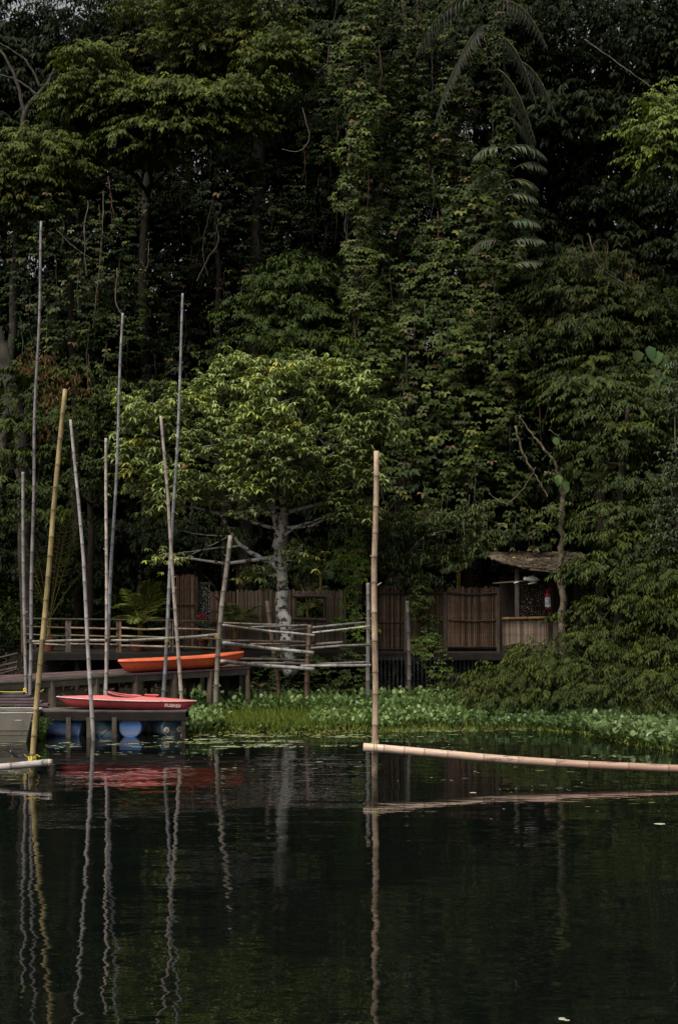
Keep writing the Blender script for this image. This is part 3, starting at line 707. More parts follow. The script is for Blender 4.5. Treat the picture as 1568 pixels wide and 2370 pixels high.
# the stair rail going down at the far left
st = thing('stair_rail', 'dark handrail and bars of a stair going down at the far left', 'handrail', at(40, 1545, 43.6))
for (a_, b_) in (((-40, 1532), (42, 1512)), ((-40, 1551), (42, 1532)), ((-40, 1572), (40, 1548)), ((-40, 1562), (40, 1544))):
    b = MB(); b.tube([at(*a_, 43.4), at(*b_, 43.4)], .03, (.085, .07, .058), 7); b.build('bar', M['bamboo_flat'], st)
for u in (16, -14):
    b = MB(); b.tube([at(u, 1590, 43.45), at(u, 1510, 43.45)], .04, (.06, .05, .043), 7); b.build('post', M['wood_up'], st)

# ------------------------------------------------------------------ bamboo fence panels
def slat_src(h, r=.030, base=(.115, .074, .05)):
    b = MB(); n_ = max(2, int(h / .45)); ps, rs, cs = [], [], []
    z = 0
    for k in range(n_):
        t_ = U(.85, 1.15); c = [q * t_ for q in base]; z1 = (k + 1) * h / n_
        ps += [(0, 0, z + .004), (0, 0, z1 - .012), (0, 0, z1 - .004)]; rs += [r, r, r * 1.12]; cs += [c, c, [q * .5 for q in c]]; z = z1
    b.tube(ps, rs, cs, 6); return b
def fence(label, runs, D, top, bot, slats_h=None, gap=None, rails=(), posts=(), r=.030, tone=(.105, .068, .046)):
    """slats from u0 to u1; gap = (u0, u1, v0, v1) leaves a window"""
    x0 = at(runs[0], 0, D).x; x1 = at(runs[1], 0, D).x; zt, zb_ = at(0, top, D).z, at(0, bot, D).z
    t = thing('bamboo_fence', label, 'fence', (x0, D, zb_), 'bamboo fence panels on the upper deck')
    srcs = []
    def put(x, z0, h):
        key = None; tv = U(.65, 1.4)
        for s_ in srcs:
            if abs(s_[1] - h) < .35: key = s_
        sc = 1
        if key is None or (len(srcs) < 7 and R() < .4):
            o_ = slat_src(h, r, [q * tv * w for q, w in zip(tone, (1, U(.93, 1.06), U(.85, 1.12)))]).build('slat', M['slat']); o_.parent = t; key = (o_, h); srcs.append(key); o_.location = (x - x0, 0, z0 - zb_); return
        key = random.choice([s_ for s_ in srcs if abs(s_[1] - h) < .35])
        piece(key[0], t, (x - x0, U(-.012, .012), z0 - zb_), (0, U(-.008, .008), U(0, 6.28)), (U(.85, 1.12),) * 2 + (h / key[1],))
    x = x0 + r
    while x < x1 - r * .5:
        u = U0 + x * F_PX / D; jt = U(-.035, .035)
        if gap and gap[0] < u < gap[1]:
            gz0, gz1 = at(0, gap[3], D).z, at(0, gap[2], D).z
            put(x, zb_ + U(-.02, .01), gz0 - zb_); put(x, gz1, zt + jt - gz1)
        else: put(x, zb_ + U(-.02, .01), zt + jt - zb_)
        x += r * 2 * U(.96, 1.06)
    for (v, sag, w, c) in rails:
        z = at(0, v, D).z; P = [Vector((x0 + (x1 - x0) * k / 6, D - .055, z - sag * math.sin(math.pi * k / 6))) for k in range(7)]
        b = MB(); b.tube(P, w, c, 7); b.build('rail', M['bamboo_flat'], t)
    for (u, v0, v1, w, c) in posts:
        xx = at(u, 0, D - .09).x; b = MB(); b.tube([(xx, D - .10, at(0, v1, D).z), (xx + U(-.02, .02), D - .10, at(0, v0, D).z)], px(w, D) / 2, c, 9); b.build('post', M['wood_up'], t)
    return t
DR = (.055, .038, .028)
fence('tall dark bamboo fence panel beside the bead curtain doorway', (408, 455), 45.2, 1330, 1512, rails=((1400, 0, .02, DR),), posts=((456, 1335, 1512, 6, DR),))
fence('low dim bamboo fence panel right of the bead curtain doorway', (487, 545), 45.2, 1368, 1512, rails=((1440, 0, .02, DR),))
fence('bamboo fence panel with a square window framed by logs, behind the tree trunk', (548, 800), 44.6, 1366, 1512, gap=(684, 750, 1380, 1436), rails=((1500, 0, .02, DR),), posts=((798, 1362, 1510, 5, (.14, .12, .10)),), tone=(.15, .115, .088))
wf = thing('window_frame', 'dark log frame around the square opening in the bamboo fence', 'window frame', at(716, 1440, 44.5))
for (a_, b_, w) in (((678, 1379.5), (754, 1380.5), 8), ((678, 1433), (754, 1434.5), 8)):
    b = MB(); b.bamboo([at(*a_, 44.5), at(*b_, 44.5)], px(w, 44.5) / 2, px(w, 44.5) / 2, (.10, .07, .055), .5, 8); b.build('log', M['bamboo_flat'], wf)
for u in (684, 750):
    b = MB(); b.tube([at(u, 1384, 44.53), at(u, 1430, 44.53)], px(5, 44.5) / 2, (.09, .06, .045), 7); b.build('jamb', M['bamboo_up'], wf)
fence('bamboo fence panel just right of the pale centre pole', (868, 936), 43.6, 1359, 1508, rails=((1374, 0, .035, (.06, .045, .035)), (1441, .0, .02, DR), (1502, 0, .02, DR)), posts=((939, 1380, 1560, 8, (.13, .11, .095)),))
fence('bamboo fence panel half hidden by the hanging vine', (943, 1027), 43.7, 1360, 1505, rails=((1372, .01, .025, DR), (1437, .0, .02, DR)), posts=((1031, 1370, 1560, 12, (.10, .08, .066)),))
fence('reddish brown bamboo fence panel nearest the hut with sagging rails', (1035, 1150), 43.5, 1359, 1499, rails=((1372, .045, .035, DR), (1435, .03, .022, DR), (1497, 0, .02, DR)), posts=((1153, 1360, 1590, 9, (.075, .055, .042)),))
# bead curtain in the doorway
def beads(parent, u, v0, v1, D, n_cols, du, cols, r=.018):
    for k in range(n_cols):
        x = at(u + k * du + U(-.6, .6), 0, D).x; z, z1 = at(0, v1, D).z, at(0, v0, D).z; b = MB()
        while z < z1:
            rr_ = r * U(.5, 1.15); c = random.choice(cols); q = Vector((x + U(-.008, .008), D + U(-.02, .02), z))
            b.add([q + Vector((rr_, 0, 0)), q + Vector((0, rr_, 0)), q + Vector((-rr_, 0, 0)), q + Vector((0, -rr_, 0)), q + Vector((0, 0, rr_ * 1.3)), q - Vector((0, 0, rr_ * 1.3))],
                  [(0, 1, 4), (1, 2, 4), (2, 3, 4), (3, 0, 4), (1, 0, 5), (2, 1, 5), (3, 2, 5), (0, 3, 5)], c)
            z += rr_ * U(2.2, 3.4)
        stuff(b.build('bead_string', M['plain'], parent))
bc = thing('bead_curtain', 'grey bead curtain hanging in the fence doorway behind the pink flower', 'bead curtain', at(470, 1512, 45.2))
beads(bc, 459, 1352, 1505, 45.2, 9, 3.3, ((.22, .24, .24), (.12, .12, .12), (.05, .05, .05), (.3, .3, .29)))
b = MB(); b.box(at(472, 1350, 45.2), (.5, .06, .07), DR); b.build('lintel', M['wood_flat'], bc)

# ------------------------------------------------------------------ the hut
HY = 43.6
hut = thing('hut', 'small open hut with a drooping shingle roof among the shrubs', 'hut', at(1235, 1510, HY))
A4 = [Vector(at(1118, 1281, 45.6)), Vector(at(1345, 1281, 46.6)), Vector(at(1352, 1327, 42.6)), Vector(at(1227, 1315, 42.2))]   # back-left, back-right, front-right, front-left
def roofp(s_, t_):
    p = A4[0].lerp(A4[1], s_).lerp(A4[3].lerp(A4[2], s_), t_); p.z -= .10 * math.sin(math.pi * t_); return p
b = MB(); nn = 9
b.add([roofp(i / nn, j / nn) for j in range(nn + 1) for i in range(nn + 1)] + [roofp(i / nn, j / nn) - Vector((0, 0, .05)) for j in range(nn + 1) for i in range(nn + 1)],
      [(j * (nn + 1) + i, j * (nn + 1) + i + 1, (j + 1) * (nn + 1) + i + 1, (j + 1) * (nn + 1) + i) for j in range(nn) for i in range(nn)] +
      [((j + 1) * (nn + 1) + i + 100, (j + 1) * (nn + 1) + i + 101, j * (nn + 1) + i + 101, j * (nn + 1) + i + 100) for j in range(nn) for i in range(nn)], (.05, .04, .03))
roof = b.build('roof', M['wood_flat'], hut)
sh = []
for k in range(3):
    b = MB(); b.box((0, 0, 0), (.34, .26, .018), (.062 + .03 * k, .048 + .022 * k, .036 + .014 * k), None, .012); sh.append(b.build('shingle', M['shingle'])); sh[-1].parent = roof; sh[-1].location = roofp(.1 + .2 * k, .5) - hut.location + Vector((0, 0, .03))
for j in range(17):
    for i in range(17):
        s_, t_ = (i + .5 + (j % 2) * .4 + U(-.2, .2)) / 17.4, (j + .5) / 17
        p = roofp(s_, t_); q = roofp(s_, min(1, t_ + .06)) - roofp(s_, max(0, t_ - .06)); pitch = math.atan2(q.z, -q.y)
        piece(random.choice(sh), roof, p - hut.location + Vector((0, 0, .025 + U(0, .012))), (pitch * -1 + .09 + U(-.12, .14), U(-.1, .1), U(-.3, .3) - .1), (U(.5, 1.3), U(.7, 1.25), 1))
for (a_, b_, nm) in ((roofp(0, 0), roofp(0, 1), 'verge_board'), (roofp(0, 1), roofp(1, 1), 'eave_board')):
    b = MB(); mid_ = (a_ + b_) / 2 - Vector((0, 0, .05 if nm == 'verge_board' else 0)); b.tube([a_ - Vector((0, 0, .04)), mid_ - Vector((0, 0, .04)), b_ - Vector((0, 0, .04))], .04, (.16, .125, .095), 6); b.build(nm, M['wood_flat'], hut)
for (u, v0, v1, w, D, c) in ((1195, 1300, 1432, 9, HY, (.13, .105, .08)), (1272, 1318, 1520, 11, HY + .05, (.06, .045, .036)), (1165, 1290, 1510, 7, 45.5, (.05, .04, .033)), (1330, 1300, 1510, 9, 45.2, (.05, .04, .033))):
    x = at(u, 0, D).x; b = MB(); b.box((x, D, (at(0, v0, D).z + at(0, v1, D).z) / 2), (px(w, D), px(w, D), at(0, v0, D).z - at(0, v1, D).z), c); b.build('post', M['wood_up'], hut)
# half wall of pale slats
x = at(1163, 0, HY).x; x1 = at(1300, 0, HY).x; z0, z1 = at(0, 1494, HY).z, at(0, 1436, HY).z; first = None
while x < x1:
    if first is None:
        b = MB(); b.box((0, 0, (z1 - z0) / 2), (.062, .02, z1 - z0), (.27, .195, .14)); b.box((.005, .006, (z1 - z0) * .5), (.02, .022, z1 - z0 - .02), (.22, .15, .105)); first = b.build('wall_slat', M['slat']); first.parent = hut; first.location = Vector((x, HY, z0)) - hut.location
    else: piece(first, hut, Vector((x, HY + U(-.008, .008), z0 + U(-.02, .02))) - hut.location, (0, U(-.012, .012), 0), (U(.8, 1.1), 1, 1))
    x += .068
b = MB(); b.bamboo([at(1160, 1432, HY - .06), at(1220, 1431, HY - .06), at(1276, 1428.5, HY - .06)], .045, .042, (.34, .19, .085), .6, 9); b.build('counter_rail', M['bamboo_flat'], hut, True)
b = MB(); b.box((at(1230, 0, HY).x, HY + .02, z0 - .09), (px(146, HY), .12, .15), (.10, .075, .055)); b.build('sill_beam', M['wood_flat'], hut)
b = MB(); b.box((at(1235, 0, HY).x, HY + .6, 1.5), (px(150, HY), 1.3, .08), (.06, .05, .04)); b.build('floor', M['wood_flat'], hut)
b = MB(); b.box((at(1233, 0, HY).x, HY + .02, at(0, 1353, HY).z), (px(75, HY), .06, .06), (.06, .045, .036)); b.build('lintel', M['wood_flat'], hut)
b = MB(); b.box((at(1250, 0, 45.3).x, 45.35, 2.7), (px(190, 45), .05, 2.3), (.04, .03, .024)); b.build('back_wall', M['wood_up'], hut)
beads(hut, 1201, 1357, 1428, HY + .08, 15, 4.4, ((.16, .125, .09), (.09, .065, .045), (.05, .038, .03), (.30, .26, .21)), .024)

# dowel with a pale bundle, slung under the eaves
bd = thing('slung_stick', 'thin stick with a pale cloth bundle slung under the hut roof', 'stick', at(1200, 1350, 43.1))
b = MB(); b.tube([at(1139, 1350.5, 43.0), at(1200, 1346, 43.1), at(1262, 1342, 43.3)], .026, (.14, .11, .08), 7); b.build('stick', M['bamboo_flat'], bd)
b = MB(); rings = []
c0 = at(1210, 1342, 43.0); c1 = at(1247, 1344, 43.0)
for i, (s_, hr) in enumerate(((0, .01), (.04, .07), (.12, .085), (.22, .075), (.30, .085), (.45, .115), (.6, .125), (.75, .11), (.88, .07), (1, .015))):
    p = c0.lerp(c1, s_) + Vector((0, 0, .02)); rings.append([p + Vector((0, math.cos(q) * hr * .9, math.sin(q) * hr * (1 if math.sin(q) > 0 else .6))) for q in [6.283 * k / 12 for k in range(12)]])
b.loft(rings, (.6, .55, .48)); b.build('bundle', M['white_cloth'], bd, True)
for (a_, b_, w) in (((1188, 1349.5), (1200, 1347), .024), ((1221, 1351.5), (1241, 1348.5), .028)):
    b = MB(); b.tube([at(*a_, 42.97), at((a_[0] + b_[0]) / 2, (a_[1] + b_[1]) / 2 - .5, 42.96), at(*b_, 42.97)], [w * .6, w, w * .5], (.6, .55, .48), 8); b.build('rag', M['white_cloth'], bd, True)

# fire extinguisher on the hut post
ex = thing('fire_extinguisher', 'red fire extinguisher with a white label hung on the hut post', 'fire extinguisher', (0, 0, 0))
r_ = .083
b = MB(); b.lathe([(.05, 0), (r_, .012), (r_, .44), (r_ * .92, .475), (r_ * .6, .505), (.03, .515)], (.5, .02, .02), sides=24); b.build('cylinder', M['ext_red'], ex, True)
b = MB(); an = [math.radians(q) for q in range(-175, 0, 7)]
b.add([Vector((math.cos(q) * (r_ + .002), math.sin(q) * (r_ + .002), z)) for z in (.085, .375) for q in an], [(i, i + 1, i + 1 + len(an), i + len(an)) for i in range(len(an) - 1)], (.8, .8, .8)); lb = b.build('label', M['ext_label'], ex)
b = MB()                                               # black pictogram marks, grey and pink text block, printed on the label
def mark(q, z, w, h, c):
    aa = [math.radians(q - 90 + w * k) for k in (-1, -.33, .33, 1)]
    b.add([Vector((math.cos(a) * (r_ + .004), math.sin(a) * (r_ + .004), zz)) for zz in (z, z + h) for a in aa], [(i, i + 1, i + 5, i + 4) for i in range(3)], c)
for q, z, w, h, c in ((-12, .305, 6, .022, (.03, .03, .03)), (-20, .325, 4, .01, (.1, .1, .1)), (20, .30, 7, .03, (.25, .05, .06)), (26, .265, 5, .03, (.03, .03, .03)), (14, .235, 7, .022, (.03, .03, .03)), (8, .26, 3, .012, (.03, .03, .03)),
                      (-20, .15, 9, .018, (.65, .45, .46)), (4, .15, 9, .03, (.66, .5, .52)), (26, .15, 8, .022, (.55, .55, .57)), (0, .355, 40, .006, (.3, .3, .32)), (-10, .11, 30, .007, (.5, .5, .52))): mark(q, z, w, h, c)
b.build('label_print', M['plain'], lb)
b = MB(); b.tube([(math.cos(q) * (r_ + .007), math.sin(q) * (r_ + .007), .205 + .018 * math.cos(q)) for q in [6.283 * k / 20 for k in range(21)]], .008, (0, 0, 0), 5, False); b.build('strap', M['black'], ex)
b = MB(); b.lathe([(.028, .51), (.03, .56), (.022, .575)], (.4, .02, .02), sides=12); b.box((.02, 0, .585), (.15, .03, .014), (.4, .02, .02)); b.box((.03, 0, .62), (.16, .03, .014), (.4, .02, .02), Matrix.Rotation(-.25, 3, 'Y')); b.build('valve', M['ext_red'], ex)
b = MB(); b.tube([(-.03, -.01, .55), (-.09, -.02, .54), (-.115, -.02, .46), (-.11, -.02, .3)], .011, (0, 0, 0), 7); b.build('hose', M['black'], ex)
b = MB(); b.box((.0, .09, .1), (.05, .02, .5), (0, 0, 0)); b.box((0, .02, -.10), (.03, .03, .2), (0, 0, 0)); b.build('bracket', M['black'], ex)
p = at(1267, 1411, 43.25); ex.location = p; ex.rotation_euler = (0, math.radians(-2.5), 0)

# wire mesh under the deck
def wire(label, u0, u1, v0, v1, D):
    t = thing('wire_netting', label, 'wire netting', at(u0, v1, D)); b = MB(); st_ = .11
    x0, x1 = at(u0, 0, D).x, at(u1, 0, D).x; zl, zh = at(0, v1, D).z, at(0, v0, D).z; w = .0045
    nz = int((zh - zl) / st_)
    x = x0
    while x < x1:
        for sg in (-1, 1):
            P = [Vector((x + sg * st_ * .28 * (1 if k % 2 else -1), D + .02 * math.sin(x * 5 + k), zl + k * st_)) for k in range(nz + 1)]
            b.ribbon(P, w * 1.6, (.1, .1, .1))
        x += st_ * .56 * 2
    o_ = b.build('netting', M['wire'], t); stuff(o_)
wire('rusty wire netting under the fence panel by the centre pole', 872, 1020, 1520, 1605, 42.9)
wire('rusty wire netting under the fence panel nearest the hut', 1036, 1148, 1516, 1580, 43.1)

# ------------------------------------------------------------------ pots, palms and deck clutter
def pot(label, u, v, D, w, h, group=None):
    p = at(u, v, D); t = thing('flower_pot', label, 'flower pot', (p.x, p.y, UD_Z), group)
    b = MB(); r1 = px(w, D) / 2; H = px(h, D); b.lathe([(r1 * .65, UD_Z + .005), (r1 * .9, UD_Z + H * .85), (r1, UD_Z + H * .86), (r1 * 1.02, UD_Z + H), (r1 * .9, UD_Z + H), (r1 * .85, UD_Z + H * .93), (.02, UD_Z + H * .92)], (.2, .1, .05), (p.x, p.y, 0), sides=18); b.build('body', M['terracotta'], t)
    return t
pot('terracotta pot with a palm behind the railing, left of the yellow pole top rail', 112, 1490, 43.6, 34, 32)
pot('dark pot of the bushy palm behind the middle of the railing', 318, 1490, 43.7, 40, 26)
pot('pot of the palm right of the mottled post, behind the rails', 548, 1490, 43.8, 34, 26)
def frond(b, lv, base, dirv, L, rise, sag, leaf_l, leaf_w, n_, col, hang=.35, r=.012, stem=(.12, .10, .03), skip=.25):
    """a feather leaf: arching rachis with leaflets on both sides. Rachis into b, leaflets into lv"""
    d = Vector(dirv).normalized(); P = []
    for i in range(13):
        t_ = i / 12; P.append(Vector(base) + d * L * t_ * (1 - .12 * t_) + Vector((0, 0, rise * L * t_ - sag * L * t_ * t_)))
    b.tube(P, taper(13, r, r * .3), stem, 5)
    sd = d.cross(Vector((0, 0, 1)))
    if sd.length < .05: sd = Vector((1, 0, 0))
    sd.normalize(); pp, tt, nn_, ll, ww, cc_ = [], [], [], [], [], []
    for k in range(n_):
        t_ = skip + (1 - skip) * (k + .5) / n_; f = t_ * 12; i = min(11, int(f)); p = P[i].lerp(P[i + 1], f - i); tg = (P[i + 1] - P[i]).normalized(); up = sd.cross(tg)
        for sg in (-1, 1):
            T = sd * sg * .8 + tg * .55 + Vector((0, 0, -hang)) + up * .2 + Vector((U(-.1, .1), U(-.1, .1), U(-.12, .08)))
            s_ = math.sin(math.pi * (.18 + .72 * t_)) * U(.85, 1.1)
            pp.append(p); tt.append(T); nn_.append(up + sd * -sg * .3 + Vector((0, -.15, 0))); ll.append(leaf_l * s_); ww.append(leaf_w * U(.8, 1.1)); cc_.append([q * U(.75, 1.25) for q in col])
    lv.add(np.array(pp), np.array(tt), np.array(nn_), np.array(ll), np.array(ww), np.array(cc_))
def palm(label, u, v, D, fronds, L, col, leaf_l, group='areca palms on the deck', sp=1.0, up=1.2, name='palm', n_=20, w=.028):
    base = at(u, v, D); t = thing(name, label, 'palm', base, group)
    b = MB()
    for k in range(5): b.tube([base + Vector((U(-.08, .08), U(-.08, .08), -.35)), base + Vector((U(-.1, .1), U(-.1, .1), .25))], .02, (.16, .12, .03), 6)
    b.build('stem', M['bark'], t)
    for k in range(fronds):
        an = 6.283 * k / fronds + U(-.3, .3); tl = U(.25, 1.0) * sp
        fb, fl = MB(), Leaves(); frond(fb, fl, base + Vector((0, 0, .2)), (math.cos(an) * tl, math.sin(an) * tl, .02), L * U(.75, 1.1), up * U(.8, 1.2) / max(.35, tl) * .6, .75, leaf_l, w, n_, col, .25)
        fo = fb.build('frond', M['bark'], t); lo_ = fl.build('leaflets', M['leaf_gloss'], fo)
    return t
AY = (.105, .125, .022)
palm('tall sparse yellowish palm behind the railing, at the yellow pole', 115, 1450, 43.6, 9, 1.5, (.075, .07, .016), .42, up=1.7, sp=.7, n_=16)
palm('bright bushy palm spilling over the middle of the railing', 325, 1462, 43.55, 22, 1.15, AY, .36, up=1.1)
palm('light green palm behind the rails right of the mottled post', 545, 1462, 43.7, 16, 1.0, (.11, .13, .04), .36, up=1.1)
palm('dim fan of palm leaves above the fence left of the hut', 1060, 1345, 45.5, 14, 1.2, (.04, .06, .025), .4, 'palms behind the bamboo fence', up=1.2, name='fan_palm')
palm('dark palm leaves showing above the fence window', 740, 1350, 46.2, 14, 1.5, (.03, .055, .02), .4, 'palms behind the bamboo fence', up=1.2, name='fan_palm')
palm('dim palm seen through the square fence window', 715, 1425, 46.0, 14, 1.0, (.05, .06, .018), .36, 'palms behind the bamboo fence', up=1.0)
fl_ = thing('flowering_plant', 'potted plant with one crimson pink flower head before the bead curtain', 'plant', at(470, 1470, 44.4))
lv = Leaves(); c = np.array(at(470, 1427, 44.3)); P = c + rv(50) * np.array([.09, .05, .035])
lv.add(P, rv(50) + np.array([[0, -.3, .5]]), rv(50) + np.array([[0, -.5, 1]]), rnd(50, .04, .08), rnd(50, .03, .05), tint(50, (.30, .01, .05), (.46, .02, .10))); lv.build('flower', M['flower'], fl_, True)
lv = Leaves(); whorl(lv, np.array(at(470, 1450, 44.4)) + rv(22) * np.array([.12, .1, .14]), tint(22, (.03, .05, .015), (.06, .09, .03)), .16, .06, 5); lv.build('foliage', M['leaf'], fl_)
b = MB(); b.tube([at(470, 1480, 44.4), at(471, 1430, 44.35)], .012, (.05, .06, .02), 6); b.build('stem', M['bark'], fl_)
pot('small dark pot under the crimson flower', 470, 1490, 44.4, 26, 24)
# dark garden seat behind the railing
gs = thing('garden_seat', 'dark curved garden seat standing behind the railing by the crimson flower', 'seat', (at(450, 0, 43.9).x, 43.9, UD_Z))
xs0, xs1 = at(415, 0, 43.9).x, at(498, 0, 43.9).x
b = MB(); b.box(((xs0 + xs1) / 2, 43.9, UD_Z + .43), (xs1 - xs0, .45, .05), (.03, .03, .032)); b.build('seat', M['wood_flat'], gs)
b = MB(); P = [Vector((xs0 + (xs1 - xs0) * k / 10, 44.12, UD_Z + .80 + .08 * math.sin(math.pi * 2 * k / 10) )) for k in range(11)]; b.tube(P, .03, (.035, .035, .038), 7); b.tube([p - Vector((0, 0, .16)) for p in P], .02, (.035, .035, .038), 7); b.build('backrest', M['wood_flat'], gs)
for sx in (xs0 + .06, xs1 - .06):
    for sy in (43.72, 44.1): b = MB(); b.box((sx, sy, UD_Z + .21), (.05, .05, .42), (.03, .03, .032)); b.build('leg', M['wood_up'], gs)

# ------------------------------------------------------------------ bamboo lying over the water
lg = thing('bamboo_log', 'long thick tan bamboo log tied to the centre pole and reaching off to the right', 'bamboo log', at(838, 1728, 28.35))
LP = [at(840, 1729, 28.32), at(1000, 1743, 28.27), at(1150, 1757, 28.2), at(1330, 1769, 28.1), at(1568, 1779.5, 28.0), at(1800, 1788, 27.9), at(1950, 1793, 27.85)]
b = MB(); ps, rs, cs = [], [], []; Ltot = sum((LP[i + 1] - LP[i]).length for i in range(6))
def LPt(x):
    for i in range(6):
        l = (LP[i + 1] - LP[i]).length
        if x <= l or i == 5: return LP[i].lerp(LP[i + 1], x / l)
        x -= l
base0, base1 = np.array((.58, .42, .31)), np.array((.40, .24, .17)); x = 0; nodes = [.42, .82, 1.22, 1.68]
while nodes[-1] < Ltot: nodes.append(nodes[-1] + U(.62, .85) * (1 if nodes[-1] > 1 else .6))
def lcol(x): k = min(1, max(0, (x - 1.2) / 3.2)); return base0 * (1 - k) + base1 * k
xx = [0.0]
for q in nodes: xx += [q - .03, q - .012, q, q + .012, q + .03]
for i, q in enumerate(xx):
    on = (i > 0); kk = (i - 1) % 5 if on else -1; r0 = .083 - .006 * q / Ltot
    ps.append(LPt(q)); rs.append(r0 * {-1: 1, 0: 1, 1: 1.05, 2: 1.02, 3: 1.07, 4: 1.0}[kk]); cs.append(tuple(lcol(q) * {-1: 1.05, 0: 1, 1: .6, 2: .42, 3: .9, 4: 1.05}[kk]))
b.tube(ps, rs, cs, 18)
d0 = (ps[0] - ps[1]).normalized(); b.tube([ps[0] + d0 * .002, ps[0] + d0 * .003], .055, (.08, .05, .03), 14)
def axis01(nn_, sock):
    q = nn_.nodes.new('ShaderNodeMapRange'); q.inputs['From Min'].default_value = 0; q.inputs['From Max'].default_value = 8; nn_.links.new(sock, q.inputs['Value']); return q.outputs[0]
# peeling sheath stains are real colour of the culm
m, n, p_, out_ = new_mat('log_skin'); t = noise(n, 3.2, 6, .7, 'Object', (.5, 2.2, 2.2)); t2 = noise(n, 1.1, 2, .5); 
rr1 = ramp(n, t.outputs['Fac'], [(.56, 0), (.60, 1)]); rr2 = ramp(n, t2.outputs['Fac'], [(.42, 0), (.6, .8)]); fac = mix(n, rr1.outputs[0], rr2.outputs[0], 1, 'MULTIPLY')
tcx = n.nodes.new('ShaderNodeTexCoord'); sx_ = n.nodes.new('ShaderNodeSeparateXYZ'); n.links.new(tcx.outputs['Object'], sx_.inputs[0]); rx = ramp(n, axis01(n, sx_.outputs["X"]), [(.16, 0), (.34, 1)])
fac = mix(n, fac, rx.outputs[0], 1, 'MULTIPLY')
t4 = noise(n, 5, 5, .6, 'Object', (.3, 5, 5)); r4 = ramp(n, t4.outputs['Fac'], [(.3, .8), (.7, 1.12)])
n.links.new(mix(n, mix(n, attr_col(n), r4.outputs[0], 1, 'MULTIPLY'), (.10, .055, .055), fac), p_.inputs['Base Color']); p_.inputs['Roughness'].default_value = .42; M['log_skin'] = m
b.build('culm', M['log_skin'], lg, True)
def tie(label, u, v, D, r, mat, ends, parent_thing=None, vert=.5):
    """a cord bound round a crossing of two bamboos"""
    c = at(u, v, D); t = thing('cord', label, 'cord', c, None); b = MB(); rc = r * .13
    for k in range(3):
        z = (k - 1) * rc * 1.8 + r * 1.35
        b.tube([c + Vector((math.cos(q) * r * 1.16, math.sin(q) * r * 1.16, z + .25 * r * math.sin(q + k))) for q in [6.283 * i / 14 for i in range(15)]], rc, (.5, .4, .1), 5, False)
    return t, b, c, rc
t, b, c, rc = tie('green twine binding the tan log to the centre pole', 867, 1730, 28.42, .066, 'twine', ())
for dx in (-.03, .02): b.tube([c + Vector((dx - .02, -.07, .13)), c + Vector((dx, -.19, .07)), c + Vector((dx + .005, -.215, -.02)), c + Vector((dx, -.16, -.11))], rc * .9, (.3, .25, .1), 5)
b.tube([c + Vector((.02, -.09, .1)), c + Vector((.07, -.11, .13)), c + Vector((.06, -.1, .17))], rc, (.3, .25, .1), 5); b.build('binding', M['twine'], t)

fb_ = thing('floating_bamboo', 'grey bamboo with a frayed end under the heron, tied to the yellow pole', 'bamboo log', at(115, 1765, 28.2))
FP = [at(-260, 1795, 28.15), at(-60, 1781, 28.2), at(40, 1772, 28.2), at(113, 1764.5, 28.2)]
b = MB(); b.bamboo(FP, .070, .068, (.42, .37, .34), .75, 16, hollow=False)
e = FP[-1]; dd = (FP[-1] - FP[-2]).normalized()
b.tube([e, e + dd * .04], [.068, .055], (.55, .47, .36), 12)
b.build('culm', M['bamboo_flat'], fb_, True)
b = MB()
for k in range(16):
    a = U(0, 6.28); q = e + Vector((0, math.cos(a) * .055, math.sin(a) * .055)); b.tube([q, q + dd * U(.03, .09) + Vector((0, U(-.02, .02), U(-.03, .01)))], [.012, .003], (.6, .52, .4), 4)
b.build('frayed_end', M['bamboo_flat'], fb_)
t, b, c, rc = tie('yellow string binding the floating bamboo to the yellow green pole', 75.5, 1766, 28.42, .064, 'yellow_cord', ())
for dx in (-.03, 0, .03): b.tube([c + Vector((dx - .03, -.07, .14)), c + Vector((dx - .01, -.17, .10)), c + Vector((dx, -.225, .02)), c + Vector((dx + .02, -.22, -.06)), c + Vector((.03, -.15, -.13))], rc, (.7, .6, .1), 5)
b.tube([c + Vector((-.05, -.08, .12)), c + Vector((-.12, -.10, .16)), c + Vector((-.14, -.1, .19))], rc * .9, (.7, .6, .1), 5)
b.tube([c + Vector((.04, -.08, .12)), c + Vector((.11, -.09, .18)), c + Vector((.17, -.1, .14))], rc * .9, (.7, .6, .1), 5); b.build('binding', M['yellow_cord'], t)
yr = thing('yellow_rope', 'thin yellow rope lying knotted on the plank gangway', 'rope', at(50, 1612, 36.8))
b = MB(); b.tube(path([(-60, 1600), (0, 1601), (30, 1601.5), (56, 1601)], 35.55, 5, .004), .009, (.7, .6, .1), 5); b.tube(path([(56, 1601), (61, 1597), (58, 1593), (55, 1597), (62, 1603)], 35.55, 5, .004), .016, (.7, .6, .1), 5); b.tube(path([(84, 1581), (87, 1589), (91, 1598)], 35.5, 4, .003), .008, (.7, .6, .1), 5); b.build('strand', M['yellow_cord'], yr)

